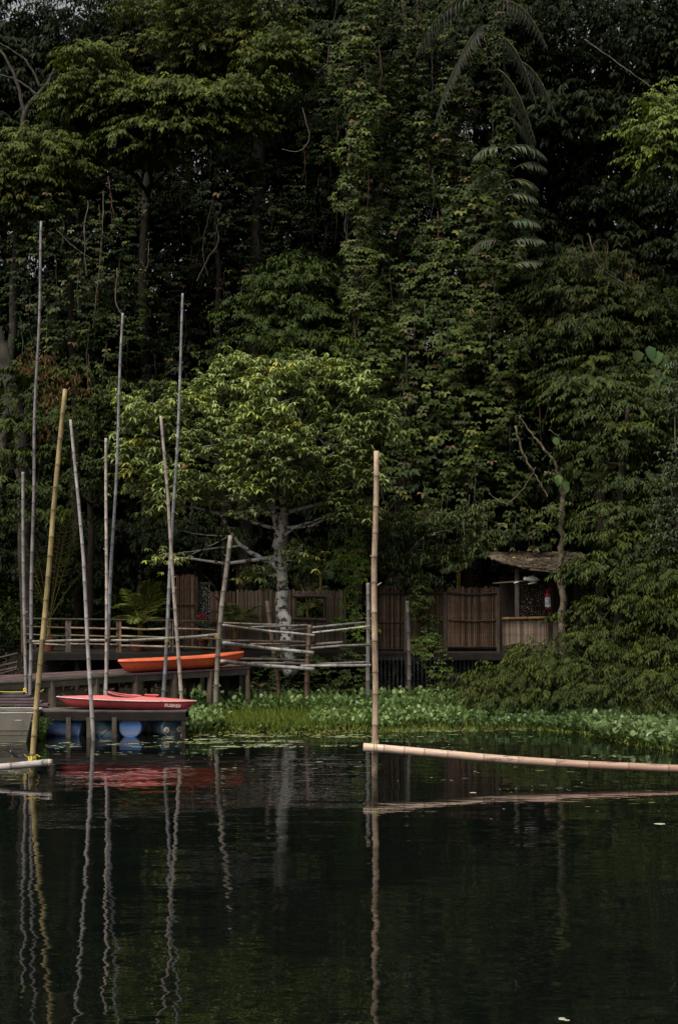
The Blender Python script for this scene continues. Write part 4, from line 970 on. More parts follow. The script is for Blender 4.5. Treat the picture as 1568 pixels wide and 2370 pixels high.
# ------------------------------------------------------------------ the little heron
hb = thing('heron', 'small dark heron with orange legs perched on the floating bamboo', 'bird', (0, 0, 0))
SL, NK, WG, CR = (.055, .062, .068), (.075, .035, .028), (.06, .072, .075), (.025, .033, .038)
b = MB()
spine = [((.115, .085), .006, .010, WG), ((.085, .115), .018, .022, WG), ((.055, .15), .034, .038, WG), ((.02, .19), .046, .048, SL), ((-.015, .225), .046, .046, SL), ((-.045, .25), .036, .036, NK), ((-.062, .265), .026, .028, NK), ((-.072, .285), .020, .022, NK), ((-.075, .305), .019, .022, SL), ((-.08, .318), .020, .020, CR), ((-.095, .325), .017, .015, CR), ((-.112, .320), .008, .008, CR), ((-.135, .314), .005, .005, (.05, .05, .03)), ((-.172, .305), .0015, .0015, (.05, .05, .03))]
rings, cols = [], []
for i, ((x, z), ry, rz, c) in enumerate(spine):
    x0_, z0_ = spine[max(i - 1, 0)][0]; x1_, z1_ = spine[min(i + 1, len(spine) - 1)][0]; dv = Vector((x1_ - x0_, 0, z1_ - z0_)).normalized(); nv = Vector((-dv.z, 0, dv.x))
    rings.append([Vector((x, 0, z)) + Vector((0, 1, 0)) * math.cos(q) * ry + nv * math.sin(q) * rz for q in [6.283 * k / 10 for k in range(10)]]); cols.append(c)
b.loft(rings, cols)
OR = (.42, .16, .03)
for sy, fx in ((-.018, -.01), (.02, .03)):
    b.tube([(.01 + fx * .4, sy, .185), (.0 + fx, sy, .13), (.012 + fx, sy, .10), (.0 + fx, sy, .012)], [.016, .009, .0055, .005], [SL, OR, OR, OR], 6)
    for tx, ty in ((-.05, -.012), (-.055, 0), (-.05, .014), (.025, 0)): b.tube([(fx, sy, .012), (fx + tx * .5, sy + ty * .5, .011), (fx + tx, sy + ty, .003)], [.0045, .004, .002], OR, 4)
b.build('body', M['plain'], hb, True)
b = MB()
for sy in (-1, 1):
    rg = []
    for t_ in (0, .2, .45, .7, 1):
        x = -.03 + .135 * t_; z = .235 - .125 * t_; h = .038 * math.sin(math.pi * (.15 + .75 * t_)); rg.append([Vector((x, sy * (.046 - .022 * t_), z + h)), Vector((x + .01, sy * (.052 - .024 * t_), z)), Vector((x + .01, sy * (.040 - .022 * t_), z - h))])
    sheet(b, rg, WG)
b.build('wings', M['plain'], hb)
b = MB(); b.tube([(-.058, -.02, .255), (-.048, -.034, .235), (-.036, -.044, .215)], [.003, .006, .002], (.6, .6, .55), 5); b.build('neck_stripe', M['plain'], hb)
hb.location = at(29, 1772.5, 28.2) + Vector((0, .0, .062)); hb.rotation_euler = (0, 0, math.radians(25))

# ------------------------------------------------------------------ trees
GB, WB, BB = (.09, .078, .062), (.47, .45, .41), (.045, .035, .026)
def tree(name, label, trunk, D, r0, r1, clumps, dens, kind, dark, light, leaf, pad=(.55, .13), per=9, bark=GB, barkm='bark', limbs=(), mat='leaf', group=None, cat='tree', lit=0., wob=.05, auto=True, dr=1.0):
    tp = path(trunk, D, 7, wob); base = tp[0].copy()
    t = thing(name, label, cat, base, group)
    b = MB(); b.tube(tp, taper(len(tp), r0, r1), bark, 10); b.build('trunk', M[barkm], t, True)
    for (pts, a_, z_) in limbs:
        b = MB(); p = path(pts, D, 6, wob * .6); b.tube(p, taper(len(p), a_, z_), bark, 7); b.build('limb', M[barkm], t, True)
    lv = Leaves(); tw = []
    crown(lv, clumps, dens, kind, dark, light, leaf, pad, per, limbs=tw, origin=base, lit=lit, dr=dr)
    b = MB()
    if auto:
        for (u, v, Dc, ru, rv_) in clumps:                     # a bough from the nearest trunk point into each clump
            c = at(u, v, Dc) - Vector((0, 0, px(rv_, Dc) * .3)); q = min(tp[len(tp) // 3:], key=lambda p: (p - c).length + max(0, p.z - c.z) * 1.2)
            mid = q.lerp(c, .5) + Vector((U(-.1, .1), U(-.1, .1), -.12 * (c - q).length * .5)); b.tube([q, q.lerp(mid, .5) + Vector((U(-.08, .08), 0, 0)), mid, mid.lerp(c, .5) + Vector((U(-.1, .1), 0, U(0, .1))), c], [r1 * .8, r1 * .7, r1 * .55, r1 * .4, r1 * .2], bark, 6)
    for (c, q) in tw: b.tube([c, c.lerp(q, .5) + Vector((U(-.08, .08), U(-.08, .08), .06)), q], [.022, .014, .006], bark, 4)
    if b.n: o_ = b.build('boughs', M[barkm], t, True); stuff(o_)
    lv.build('crown', M[mat], t)
    return t
DKG, MDG, YLG = (.020, .038, .012), (.045, .080, .022), (.105, .135, .030)
# --- the sunlit tree on the bank
pc = [(350, 985, 41, 75, 69), (300, 940, 41.3, 40, 38), (440, 955, 41, 85, 69), (545, 890, 41.4, 80, 69), (640, 935, 41, 110, 100), (735, 880, 41.5, 75, 60), (800, 905, 41.5, 55, 69), (850, 985, 41.4, 65, 48), (495, 1030, 40.6, 100, 69), (625, 1030, 40.5, 110, 88), (750, 1030, 41, 95, 81), (330, 1075, 41, 55, 69), (420, 1130, 40.6, 75, 60), (545, 1120, 40.4, 85, 56), (640, 1120, 40.6, 70, 50), (720, 1120, 41, 70, 56), (830, 1095, 41.6, 50, 69), (385, 1160, 40.8, 55, 44), (790, 1180, 41.8, 70, 44), (390, 1285, 40.6, 28, 13), (525, 838, 41.4, 22, 16), (700, 832, 41.5, 26, 14), (775, 845, 41.6, 24, 16), (890, 1000, 41.4, 26, 12), (880, 940, 41.5, 24, 12), (292, 1040, 41, 22, 18), (300, 1130, 41, 26, 14), (585, 1175, 40.3, 40, 22), (700, 1275, 41, 26, 15), (590, 1320, 41.6, 35, 20)]
T1 = tree('bankside_tree', 'sunlit yellow green tree with a mottled pale trunk behind the crossed bamboo rails', [(672, 1560), (664, 1480), (653, 1400), (655, 1340), (643, 1270), (647, 1215), (626, 1160), (612, 1090)], 41.6, .215, .08, pc, 16, 'whorl', (.066, .096, .038), (.35, .425, .20), (.20, .072, 6, (.0, .85)), (.36, .24), 9, WB, 'bark_mottled',
     limbs=((((652, 1345), (640, 1310), (600, 1290), (562, 1265), (535, 1230), (510, 1190)), .095, .03), (((640, 1225), (596, 1212), (545, 1190), (480, 1140)), .06, .02), (((648, 1255), (680, 1222), (730, 1205), (790, 1180)), .05, .015), (((645, 1240), (628, 1170), (640, 1100), (680, 1020)), .07, .02),
            (((560, 1263), (500, 1268), (450, 1275), (385, 1285)), .03, .008), (((540, 1240), (470, 1238), (400, 1225)), .025, .008), (((655, 1300), (690, 1297), (735, 1290)), .02, .006), (((535, 1240), (480, 1265), (420, 1295)), .025, .006), (((612, 1292), (590, 1310), (585, 1325)), .02, .006), (((610, 1150), (560, 1080), (520, 1000)), .05, .015), (((630, 1160), (720, 1080), (800, 980)), .05, .015)), lit=.12)
for (u, v, Dc, r_) in ((427, 1082, 40.0, .075), (427, 969, 40.2, .04), (575, 1015, 39.6, .045)):
    b = MB(); c = at(u, v, Dc); b.lathe([(.006, r_ * 1.5), (.012, r_ * 1.2), (r_ * .6, r_ * .95), (r_, r_ * .25), (r_ * .95, -r_ * .5), (r_ * .55, -r_ * 1.05), (.008, -r_ * 1.25)], (.2, .08, .04), c, sides=14); b.build('fruit', M['fruit'], T1, True)

FK = .90
# --- greyer tree right of the pale pole
tree('grey_leaved_tree', 'grey green tree leaning over the bamboo fence left of the hut', [(915, 1560), (900, 1430), (895, 1360), (930, 1300), (985, 1240)], 44.2, .12, .05, [(905, 1225, 43.6, 70, 55), (900, 1300, 43.6, 60, 35), (985, 1215, 43.2, 75, 50), (1060, 1205, 43.0, 60, 45), (1120, 1180, 42.8, 28, 26), (1115, 1255, 42.9, 42, 45), (1020, 1285, 43.2, 65, 35), (950, 1340, 43.3, 45, 22), (1010, 1340, 43.3, 25, 22), (840, 1270, 43.8, 50, 50), (830, 1195, 43.8, 50, 40)], 20, 'whorl', (.04, .06, .024), (.115, .14, .065), (.19, .055, 6, (.2, 1.2)), (.42, .12), 8, (.2, .19, .17), 'bark_mottled', limbs=((((895, 1370), (912, 1345), (925, 1320)), .05, .03),), group=None)
# --- slim snag by the hut
T3 = tree('dead_topped_tree', 'slim pale trunk with broken dead limbs standing right of the hut roof', [(1302, 1560), (1300, 1420), (1298, 1300), (1300, 1200), (1303, 1140), (1290, 1095)], 42.4, .115, .07, [(1385, 1200, 42.2, 60, 18), (1285, 1180, 42.2, 26, 10), (1400, 1120, 42.6, 60, 45), (1330, 1100, 42.5, 30, 20)], 16, 'twig', (.04, .06, .02), (.10, .12, .035), (5, .42, .16, .05, .7), (.4, .1), 8, (.17, .135, .095), 'bark_mottled',
     limbs=((((1290, 1098), (1280, 1065), (1255, 1035), (1235, 1012)), .05, .03), (((1235, 1012), (1215, 985), (1200, 962)), .028, .015), (((1296, 1095), (1318, 1075), (1325, 1062), (1305, 1025), (1270, 995)), .035, .014), (((1290, 1100), (1272, 1097), (1260, 1093)), .05, .045), (((1305, 1110), (1320, 1140), (1325, 1170)), .03, .02), (((1190, 985), (1215, 1060), (1245, 1110), (1265, 1150)), .035, .02), (((1235, 1010), (1231, 1030)), .012, .004), (((1203, 960), (1200, 985)), .012, .005)), auto=False)
lv = Leaves()
def big_leaves(parent, spots, D, L, W, col):
    for (u, v) in spots:
        l_ = Leaves(); c = np.array([at(u, v, D)]); l_.add(c, np.array([[U(-.4, .4), -.25, -.9]]), np.array([[U(-.3, .3), -.8, .5]]), np.array([L * U(.8, 1.1)]), np.array([W * U(.85, 1.1)]), np.array([[q * U(.8, 1.2) for q in col]]))
        o_ = l_.build('large_leaf', M['leaf'], parent, True); o_['kind'] = ''; del o_['kind']
big_leaves(T3, [(1318, 1068), (1292, 1098), (1305, 1112), (1282, 1012), (1310, 1120), (1335, 1085)], 42.2, .34, .26, (.10, .15, .045))

FK = .75
# --- shrubs over the water at the right
sc = (.028, .046, .013), (.105, .135, .028)
pin = (8, .50, .135, .042, .75)
tree('overhanging_shrub', 'bushy shrub with drooping leaves spreading over the water below the hut', [(1230, 1650), (1240, 1600), (1260, 1540)], 40.2, .07, .04, [(1120, 1590, 39.4, 60, 26), (1150, 1560, 39.6, 45, 25), (1225, 1560, 39.2, 80, 30), (1290, 1535, 39.0, 70, 25), (1200, 1610, 38.9, 80, 25), (1290, 1600, 38.6, 80, 35), (1250, 1535, 39.4, 60, 18), (1100, 1615, 39.6, 40, 20)], 17, 'twig', *sc, pin, (.40, .07), 8, BB, limbs=(), cat='shrub', lit=.02)
tree('spreading_shrub', 'large layered shrub beside the hut reaching out level over the first one', [(1390, 1640), (1390, 1560), (1380, 1460)], 39.6, .09, .05, [(1265, 1500, 40.2, 65, 20), (1355, 1455, 40.0, 50, 16), (1415, 1395, 39.8, 60, 22), (1330, 1490, 39.4, 80, 25), (1420, 1470, 39.2, 80, 30), (1390, 1540, 38.8, 90, 28), (1470, 1530, 38.6, 80, 35), (1400, 1600, 38.2, 90, 30), (1350, 1420, 40.5, 30, 14), (1215, 1515, 40.0, 40, 14)], 17, 'twig', *sc, pin, (.42, .06), 8, BB, limbs=(), cat='shrub', lit=.02)
tree('drooping_shrub', 'tall drooping shrub filling the right edge above the big water leaves', [(1560, 1640), (1560, 1540), (1550, 1420)], 38.5, .1, .05, [(1500, 1390, 39.0, 65, 30), (1555, 1350, 38.6, 60, 35), (1540, 1440, 38.4, 70, 30), (1560, 1500, 38.0, 70, 35), (1530, 1570, 37.6, 90, 35), (1590, 1420, 38, 60, 50), (1480, 1620, 37.5, 70, 22), (1600, 1580, 37, 70, 45), (1525, 1310, 39, 50, 26), (1650, 1480, 37.5, 60, 90)], 17, 'twig', *sc, pin, (.42, .07), 8, BB, cat='shrub', lit=0.)
tree('silver_leaved_tree', 'silvery green leaved tree at the right edge, level with the dead limbs', [(1640, 1600), (1630, 1400), (1600, 1250)], 39.5, .12, .06, [(1550, 1110, 39.8, 45, 45), (1590, 1060, 39.8, 50, 50), (1545, 1170, 39.6, 40, 30), (1590, 1190, 39.6, 60, 60), (1555, 1250, 39.4, 40, 30), (1620, 1290, 39.4, 60, 60), (1560, 950, 40.2, 30, 40), (1600, 900, 40.5, 50, 90)], 20, 'whorl', (.055, .08, .055), (.16, .20, .15), (.18, .055, 6, (.1, .9)), (.42, .12), 8, GB, group=None, lit=.05)
tree('right_bank_tree', 'mid green tree above the spreading shrub, right of the dead limbs', [(1420, 1560), (1430, 1300), (1440, 1100), (1450, 950)], 41.5, .14, .06, [(1400, 960, 42.5, 80, 60), (1470, 1010, 42.2, 80, 60), (1380, 1050, 42, 60, 40), (1480, 1110, 41.4, 70, 45), (1440, 1180, 41.2, 80, 35), (1400, 1240, 41.4, 50, 25), (1470, 1250, 41.0, 70, 45), (1420, 1310, 41.2, 80, 40), (1500, 1320, 40.6, 60, 40), (1365, 1340, 42, 25, 30), (1370, 900, 43, 90, 50), (1500, 920, 42.5, 60, 70)], 17, 'twig', (.035, .055, .018), (.095, .125, .034), (5, .45, .19, .07, .6), (.5, .1), 8, BB)
T12 = tree('dim_shrub_tree', 'dim bushy tree with dead straw leaves above the dead limbs at the right', [(1380, 1500), (1390, 1100), (1370, 800), (1350, 600)], 46, .16, .07, [(1350, 620, 46.5, 70, 55), (1300, 680, 46, 70, 50), (1420, 700, 46.5, 80, 70), (1330, 770, 45.6, 90, 60), (1450, 800, 46, 80, 60), (1370, 860, 45.2, 100, 50), (1510, 730, 46.5, 80, 90), (1250, 790, 46, 50, 60), (1560, 850, 45.5, 60, 60)], 15, 'twig', (.028, .045, .015), (.070, .09, .026), (5, .45, .2, .06, .6), (.5, .12), 8, BB)
big_leaves(T12, [(1500, 800), (1522, 812), (1510, 850), (1530, 862), (1545, 870), (1515, 876), (1475, 810), (1540, 820), (1528, 888)], 44.6, .50, .42, (.06, .095, .035))
lv = Leaves(); 
def straw(parent, spots, D, n_, col, L=.4, W=.05, name='dead_leaves'):
    l_ = Leaves()
    for (u, v, ru, rv_) in spots:
        m_ = n_; P = np.array(at(u, v, D)) + rv(m_) * np.array([px(ru, D) * .5, .3, px(rv_, D) * .5]); T = rv(m_, .35); T[:, 2] -= 1; N = rv(m_, .4); N[:, 1] -= 1
        l_.add(P, T, N, rnd(m_, .6, 1.2) * L, rnd(m_, .7, 1.2) * W, tint(m_, [q * .6 for q in col], col))
    return l_.build(name, M['leaf'], parent)
straw(T12, [(1400, 610, 90, 50), (1330, 690, 60, 50), (1440, 640, 40, 50), (1370, 580, 60, 30)], 45.6, 45, (.17, .12, .075), .42, .035)

FK = 1.0
# --- top right bright bough
tree('bright_bough_tree', 'tree with one bright light green bough hanging at the upper right edge', [(1760, 1500), (1740, 900), (1720, 300), (1700, 0)], 45, .25, .12, [(1530, 250, 43.5, 45, 35), (1500, 310, 43.2, 45, 32), (1555, 300, 43.2, 50, 45), (1490, 350, 43.2, 30, 25), (1570, 220, 43.6, 40, 30), (1640, 300, 43.5, 80, 80), (1540, 380, 43.4, 40, 40)], 22, 'twig', (.055, .09, .022), (.17, .21, .06), (5, .4, .17, .065, .6), (.42, .12), 8, GB, limbs=((((1720, 330), (1640, 340), (1560, 345), (1500, 340)), .07, .02),), auto=True, lit=.12)

FK = .75
# --- vine smothered masses
def vine_mass(name, label, blobs, dens, dark, light, L0, W0, trunk=None, D=46, cat='vine', group=None, lit=0., strands=0):
    """leafy vines over a standing trunk: blobs (u, v, D, ru, rv) of hanging three-part leaves in overlapping tiers"""
    u0, v0, D0 = blobs[-1][:3]; base = Vector((at(u0, 0, D0).x, D0, ground_z(at(u0, 0, D0).x, D0))); t = thing(name, label, cat, base, group)
    if trunk:
        tp = path(trunk, D, 8, .06); b = MB(); b.tube([Vector((tp[0].x, tp[0].y, base.z - .3))] + tp, [.2] + taper(len(tp), .17, .08), BB, 9); b.build('trunk', M['bark'], t, True)
    lv = Leaves()
    for (u, v, Dc, ru, rv_) in blobs:
        q_ = U(.72, 1.3); L, Wd = L0 * q_, W0 * q_ * U(.8, 1.1)
        c = at(u, v, Dc); r = (px(ru, Dc), (px(ru, Dc) * .5 + px(rv_, Dc) * .25), px(rv_, Dc)); n_ = int(VDENS * dens * 4 * r[0] * r[2])
        P, d = clump_pts(c, r, n_, .5, .25, -1.2)
        nz = np.sin(P[:, 0] * 2.1 + P[:, 2] * 1.1) * np.sin(P[:, 2] * 2.6 - P[:, 0] * .7) + .6 * np.sin(P[:, 0] * 5.2 + 1) * np.sin(P[:, 2] * 4.4)
        keep = nz > rnd(len(P), -1.7, .15); P, d, nz = P[keep], d[keep], nz[keep]
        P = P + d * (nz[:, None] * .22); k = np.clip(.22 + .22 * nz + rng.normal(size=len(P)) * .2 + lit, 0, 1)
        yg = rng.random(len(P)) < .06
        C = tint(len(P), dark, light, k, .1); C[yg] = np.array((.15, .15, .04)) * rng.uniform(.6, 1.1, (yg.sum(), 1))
        br = rng.random(len(P)) < .035; C[br] = np.array((.13, .085, .045)) * rng.uniform(.5, 1.2, (br.sum(), 1))
        O = d * np.array([1, 1, .4]) + np.array([[0, -.7, .1]])
        trifoliate(lv, P, O, C, L, Wd)
    lv.build('foliage', M['leaf_gloss'], t)
    if strands:
        b = MB()
        for k in range(strands):
            (u, v, Dc, ru, rv_) = random.choice(blobs); x = u + U(-ru, ru); y_ = v + U(-rv_, rv_ * .3); Dd = Dc - px(ru, Dc) * .3
            P = path([(x, y_, Dd), (x + U(-8, 8), y_ + U(30, 70), Dd - .1), (x + U(-14, 14), y_ + U(80, 160), Dd)], Dd, 4, .03); b.tube(P, taper(len(P), .018, .008), [q * U(.6, 1.5) for q in (.11, .085, .06)], 4)
        o_ = b.build('stems', M['bark'], t); stuff(o_)
    return t
VD, VL = (.03, .05, .015), (.115, .155, .04)
vine_mass('vine_tower', 'huge vine smothered tree forming the tall leafy tower at the right of centre', [(1060, 420, 48, 110, 90), (1000, 520, 48, 110, 90), (1100, 540, 47.5, 130, 100), (960, 650, 47.6, 110, 110), (1080, 680, 47, 150, 120), (1180, 700, 47.2, 90, 110), (900, 760, 47.6, 100, 100), (1010, 800, 46.6, 140, 110), (1130, 830, 46.6, 120, 100), (870, 850, 47.4, 70, 90), (980, 930, 46.6, 120, 90), (1100, 960, 46.4, 120, 90), (1030, 380, 48.4, 80, 70), (1200, 880, 46.6, 70, 80), (1130, 600, 47.2, 90, 100), (1020, 1040, 46.4, 110, 80), (930, 1060, 46.6, 70, 80), (1110, 1080, 46.4, 80, 70)], 62, VD, VL, .165, .12, [(1080, 1300), (1070, 900), (1060, 600), (1050, 380)], 49, lit=.06, strands=46)
vine_mass('vine_column', 'slender column of vines climbing a trunk from above the sunlit tree to the top', [(825, -30, 46.5, 50, 60), (840, 70, 46.3, 45, 80), (820, 160, 46.3, 60, 80), (835, 260, 46.2, 42, 80), (830, 350, 46.2, 36, 80), (815, 440, 46.2, 34, 80), (825, 540, 46.2, 32, 80), (825, 620, 46.2, 42, 70), (850, 700, 46.2, 60, 60), (845, 790, 46.2, 60, 70), (850, 870, 46.2, 50, 60)], 125, VD, (.15, .20, .055), .15, .11, [(830, 1300), (826, 800), (828, 400), (826, 0)], 46.9, lit=.08, strands=20)
vine_mass('vine_draped_tree', 'vine draped tree at the upper centre, left of the tall leafy tower', [(930, 20, 48.5, 90, 80), (960, 130, 48.4, 110, 90), (880, 210, 48.3, 80, 90), (990, 250, 48.3, 110, 90), (900, 330, 48.2, 80, 90), (1000, 340, 48.3, 90, 70), (880, 430, 48.2, 60, 80), (900, 540, 48.3, 60, 80), (740, 130, 48.6, 70, 90), (735, 240, 48.4, 60, 90), (745, 330, 48.2, 50, 60)] + [(u_ + U(-8, 8), v_ + U(-15, 15), 47.2, U(14, 26), 70) for u_ in (885, 930, 975, 1030, 1075) for v_ in range(-20, 560, 95)] + [(1165 + U(-20, 20), v_, 46.4, U(26, 40), 60) for v_ in range(40, 620, 80)], 75, (.022, .038, .012), (.085, .115, .032), .165, .12, [(930, 1300), (930, 700), (935, 0)], 49.4, strands=16)
vine_mass('vine_curtain', 'vine curtain over dim trees at the left, behind the tallest poles', [(60, 470, 47, 90, 80), (170, 540, 47, 100, 100), (260, 480, 47, 70, 80), (240, 610, 47, 90, 90), (80, 600, 47.3, 90, 90), (160, 700, 47, 110, 80), (280, 700, 47.5, 70, 80), (70, 730, 47.3, 80, 80), (250, 790, 47.3, 90, 70), (140, 800, 47.3, 80, 70)], 34, (.016, .03, .010), (.075, .105, .026), .17, .12, [(180, 1300), (170, 800), (160, 450)], 48.5, strands=16)
vine_mass('shade_vine', 'deep shaded vine curtain filling the dark hollow above the sunlit tree', [(380, 560, 52.5, 120, 160), (520, 480, 53, 140, 160), (652.5, 480, 53, 120, 150), (420, 730, 52.5, 120, 130), (560, 700, 53, 120, 150), (700, 560, 52.5, 90, 180), (330, 850, 49.5, 90, 80), (450, 870, 49, 100, 70)], 26, (.012, .022, .008), (.032, .048, .016), .18, .12, [(520, 1300), (510, 900), (500, 500)], 52, strands=34)  # leaf colours cut down to paint the hollow's shade into the vine
vine_mass('low_vine', 'dark vines hanging low between the sunlit tree and the dead limbs', [(950, 1130, 45.8, 80, 80), (1060, 1160, 46, 80, 80), (1150, 1100, 46, 80, 70), (900, 950, 46.2, 60, 90), (890, 1060, 45.8, 60, 80), (1200, 1010, 46, 60, 70), (1170, 1200, 45.8, 60, 70), (1230, 1240, 45.6, 50, 60)], 36, (.02, .036, .012), (.075, .105, .03), .17, .12, None, strands=16)
# vines on the fence and its posts
FK = 1.0
vine_mass('fence_vine', 'bright leafy vine spilling over the fence end beside the tall pale pole', [(822, 1270, 42.6, 28, 40), (812, 1330, 42.4, 26, 45), (820, 1390, 42.4, 32, 45), (800, 1440, 42.4, 32, 28), (835, 1300, 42.6, 18, 45), (845, 1470, 42.3, 20, 30)], 130, (.045, .08, .015), (.12, .18, .03), .15, .095, cat='vine', lit=.1)
vine_mass('hanging_vine', 'leafy vine trailing from the fence top down to the bank right of the pale pole', [(975, 1390, 43.3, 26, 45), (985, 1440, 43.3, 34, 40), (1000, 1480, 43.2, 30, 30), (1000, 1530, 43.0, 28, 40), (1015, 1580, 42.6, 30, 35), (1010, 1610, 42.4, 35, 22), (960, 1420, 43.3, 18, 40), (965, 1500, 43.2, 18, 40)], 120, (.035, .065, .016), (.11, .15, .035), .12, .095, cat='vine', lit=.05)
vine_mass('bank_ivy', 'dark ivy covering the bank beneath the crossed bamboo rails', [(610, 1560, 42.4, 40, 50), (680, 1560, 42.5, 60, 60), (760, 1560, 42.4, 60, 60), (810, 1530, 42.4, 40, 60), (820, 1600, 42.2, 40, 40), (700, 1520, 42.6, 60, 30), (620, 1600, 42.2, 40, 30), (740, 1610, 42.1, 70, 25)], 95, (.022, .04, .012), (.06, .085, .025), .10, .085, cat='ivy', lit=.0)

FK = .84
# --- left and upper trees
CK = 'twig'; CL = (5, .45, .19, .07, .55)
tree('tall_left_tree', 'tall tree at the upper left with sunlit leaf clumps hanging over dark hollows', [(330, 1480), (345, 1000), (330, 600), (360, 250), (380, 0)], 51.5, .25, .10, [(205, 140, 47.2, 50, 35), (230, 190, 47.2, 60, 30), (180, 230, 47.6, 40, 40), (300, 210, 47.5, 60, 30), (330, 235, 47.2, 70, 30), (400, 215, 47, 70, 32), (470, 230, 46.8, 70, 34), (540, 220, 46.8, 70, 32), (600, 200, 46.8, 50, 30), (330, 300, 47.2, 60, 30), (420, 300, 47, 70, 28), (500, 290, 47, 60, 26), (280, 320, 47.4, 50, 26), (350, 350, 47.4, 45, 22), (570, 290, 47.4, 50, 26), (640, 130, 47.6, 50, 60), (460, 250, 47, 80, 40), (250, 270, 48, 80, 50)], 32, CK, (.04, .065, .018), (.135, .165, .045), CL, (.5, .12), 8, (.035, .03, .024), limbs=((((355, 260), (300, 240), (230, 215), (190, 190)), .08, .02), (((360, 240), (430, 250), (500, 240), (600, 230)), .08, .02)), lit=.10)
tree('forked_left_tree', 'grey forked tree at the far left with pale bare limbs', [(-40, 1500), (20, 900), (40, 500), (55, 280), (110, 190), (125, 160)], 48.5,   .18, .04, [(60, 320, 47.3, 50, 32), (130, 320, 47.1, 55, 28), (20, 420, 47, 45, 40), (70, 410, 47, 50, 30), (100, 350, 47, 60, 26), (20, 380, 47.2, 50, 26), (40, 480, 47.1, 45, 40), (150, 390, 47.3, 50, 34), (-40, 420, 47, 60, 80)], 20, CK, (.04, .062, .018), (.13, .155, .04), CL, (.5, .12), 8, (.075, .065, .055), limbs=((((60, 270), (35, 180), (10, 130), (-20, 100)), .07, .03), (((95, 205), (60, 140), (0, 100)), .05, .02), (((85, 220), (40, 185), (-20, 170)), .05, .02), (((45, 330), (15, 335), (-20, 345)), .07, .04)), lit=.08)
tree('crooked_limb_tree', 'tree at the top centre with a crooked dark limb under light leaves', [(560, 1480), (580, 900), (600, 400), (585, 60), (590, -80)], 53, .34, .16, [(440, 30, 50, 70, 40), (520, 40, 50.5, 70, 50), (420, 90, 50.5, 60, 40), (500, 120, 50.5, 70, 40), (560, 100, 50.5, 60, 40), (440, 150, 51, 60, 26), (340, 20, 51, 60, 40), (330, 110, 51, 60, 30), (620, 30, 50, 60, 60), (540, 160, 51, 60, 30), (500, -40, 50, 120, 50)], 15, CK, (.05, .075, .022), (.15, .165, .06), CL, (.5, .13), 8, (.06, .05, .042), limbs=((((590, 10), (560, 28), (520, 45), (490, 38), (455, 15), (430, -10)), .12, .05), (((490, 38), (485, 18), (470, 5)), .03, .012), (((590, 160), (500, 172), (460, 178), (410, 180), (340, 165)), .05, .02)), lit=.1)
FK = .8
tree('glossy_tree', 'dark glossy leaved tree rising just above the sunlit tree', [(660, 1480), (655, 1100), (640, 800), (640, 620)], 47, .16, .06, [(680, 610, 46.2, 55, 22), (640, 645, 46, 60, 22), (720, 650, 46, 45, 22), (590, 690, 45.8, 50, 22), (670, 700, 45.6, 70, 24), (735, 720, 45.8, 40, 22), (560, 730, 45.8, 50, 20), (630, 760, 45.4, 65, 24), (700, 780, 45.4, 60, 22), (580, 790, 45.4, 60, 24), (655, 820, 45.2, 60, 20), (560, 830, 45.2, 50, 20), (760, 800, 45.6, 40, 30)], 22, CK, (.028, .05, .014), (.08, .115, .026), (5, .4, .19, .055, .55), (.45, .08), 8, BB, mat='leaf_gloss', lit=.02)
tree('shade_side_tree', 'mid green tree behind the short poles, left of the sunlit crown', [(205, 1500), (210, 1200), (215, 1000)], 44.5, .14, .06, [(185, 1010, 43.2, 45, 40), (245, 990, 43.2, 50, 40), (200, 1080, 43, 50, 40), (260, 1060, 43, 45, 40), (180, 1130, 43, 40, 30), (240, 1130, 43, 45, 30), (215, 940, 43.5, 60, 30), (260, 920, 43.5, 50, 30), (310, 900, 43.6, 50, 26), (380, 900, 43.8, 50, 26)], 17, 'whorl', (.035, .055, .022), (.085, .12, .045), (.19, .06, 6, (.2, 1.1)), (.45, .12), 7, BB)
tree('far_left_tree', 'dim tree at the left edge with light sprigs between the two leftmost poles', [(-30, 1500), (-20, 1200), (20, 1050)], 44.5, .13, .05, [(20, 1060, 43.6, 50, 30), (30, 1120, 43.4, 50, 25), (110, 1130, 43.4, 45, 25), (40, 1180, 43.4, 60, 25), (120, 1190, 43.6, 50, 25), (30, 990, 43.8, 50, 35), (120, 1060, 43.8, 40, 40), (130, 970, 44, 50, 40), (60, 930, 44.2, 60, 40)], 14, CK, (.028, .045, .014), (.09, .125, .03), (5, .42, .17, .055, .6), (.45, .12), 7, BB)
TD = tree('withered_tree', 'thick leaning grey trunk with withered brown leaves at the left edge', [(65, 1480), (55, 1150), (45, 980), (22, 870), (-5, 790), (-40, 680)], 45.5, .20, .26, [(90, 880, 45, 60, 40), (190, 880, 45, 60, 40), (140, 960, 45, 60, 30)], 8, CK, (.03, .046, .015), (.07, .10, .03), CL, (.5, .12), 7, (.085, .075, .062), limbs=((((45, 980), (20, 965), (-20, 950)), .03, .015), (((40, 1000), (100, 960), (190, 880)), .05, .015), (((50, 1040), (110, 880), (100, 830)), .04, .012)), auto=False)
l_ = straw(TD, [(75, 820, 40, 22), (110, 830, 40, 20), (95, 860, 36, 18), (130, 895, 34, 22), (170, 870, 42, 20), (190, 905, 30, 20), (115, 920, 40, 20), (135, 950, 30, 24), (100, 1005, 30, 30), (60, 850, 26, 14)], 43.6, 42, (.20, .115, .055), .19, .05, 'withered_leaves')

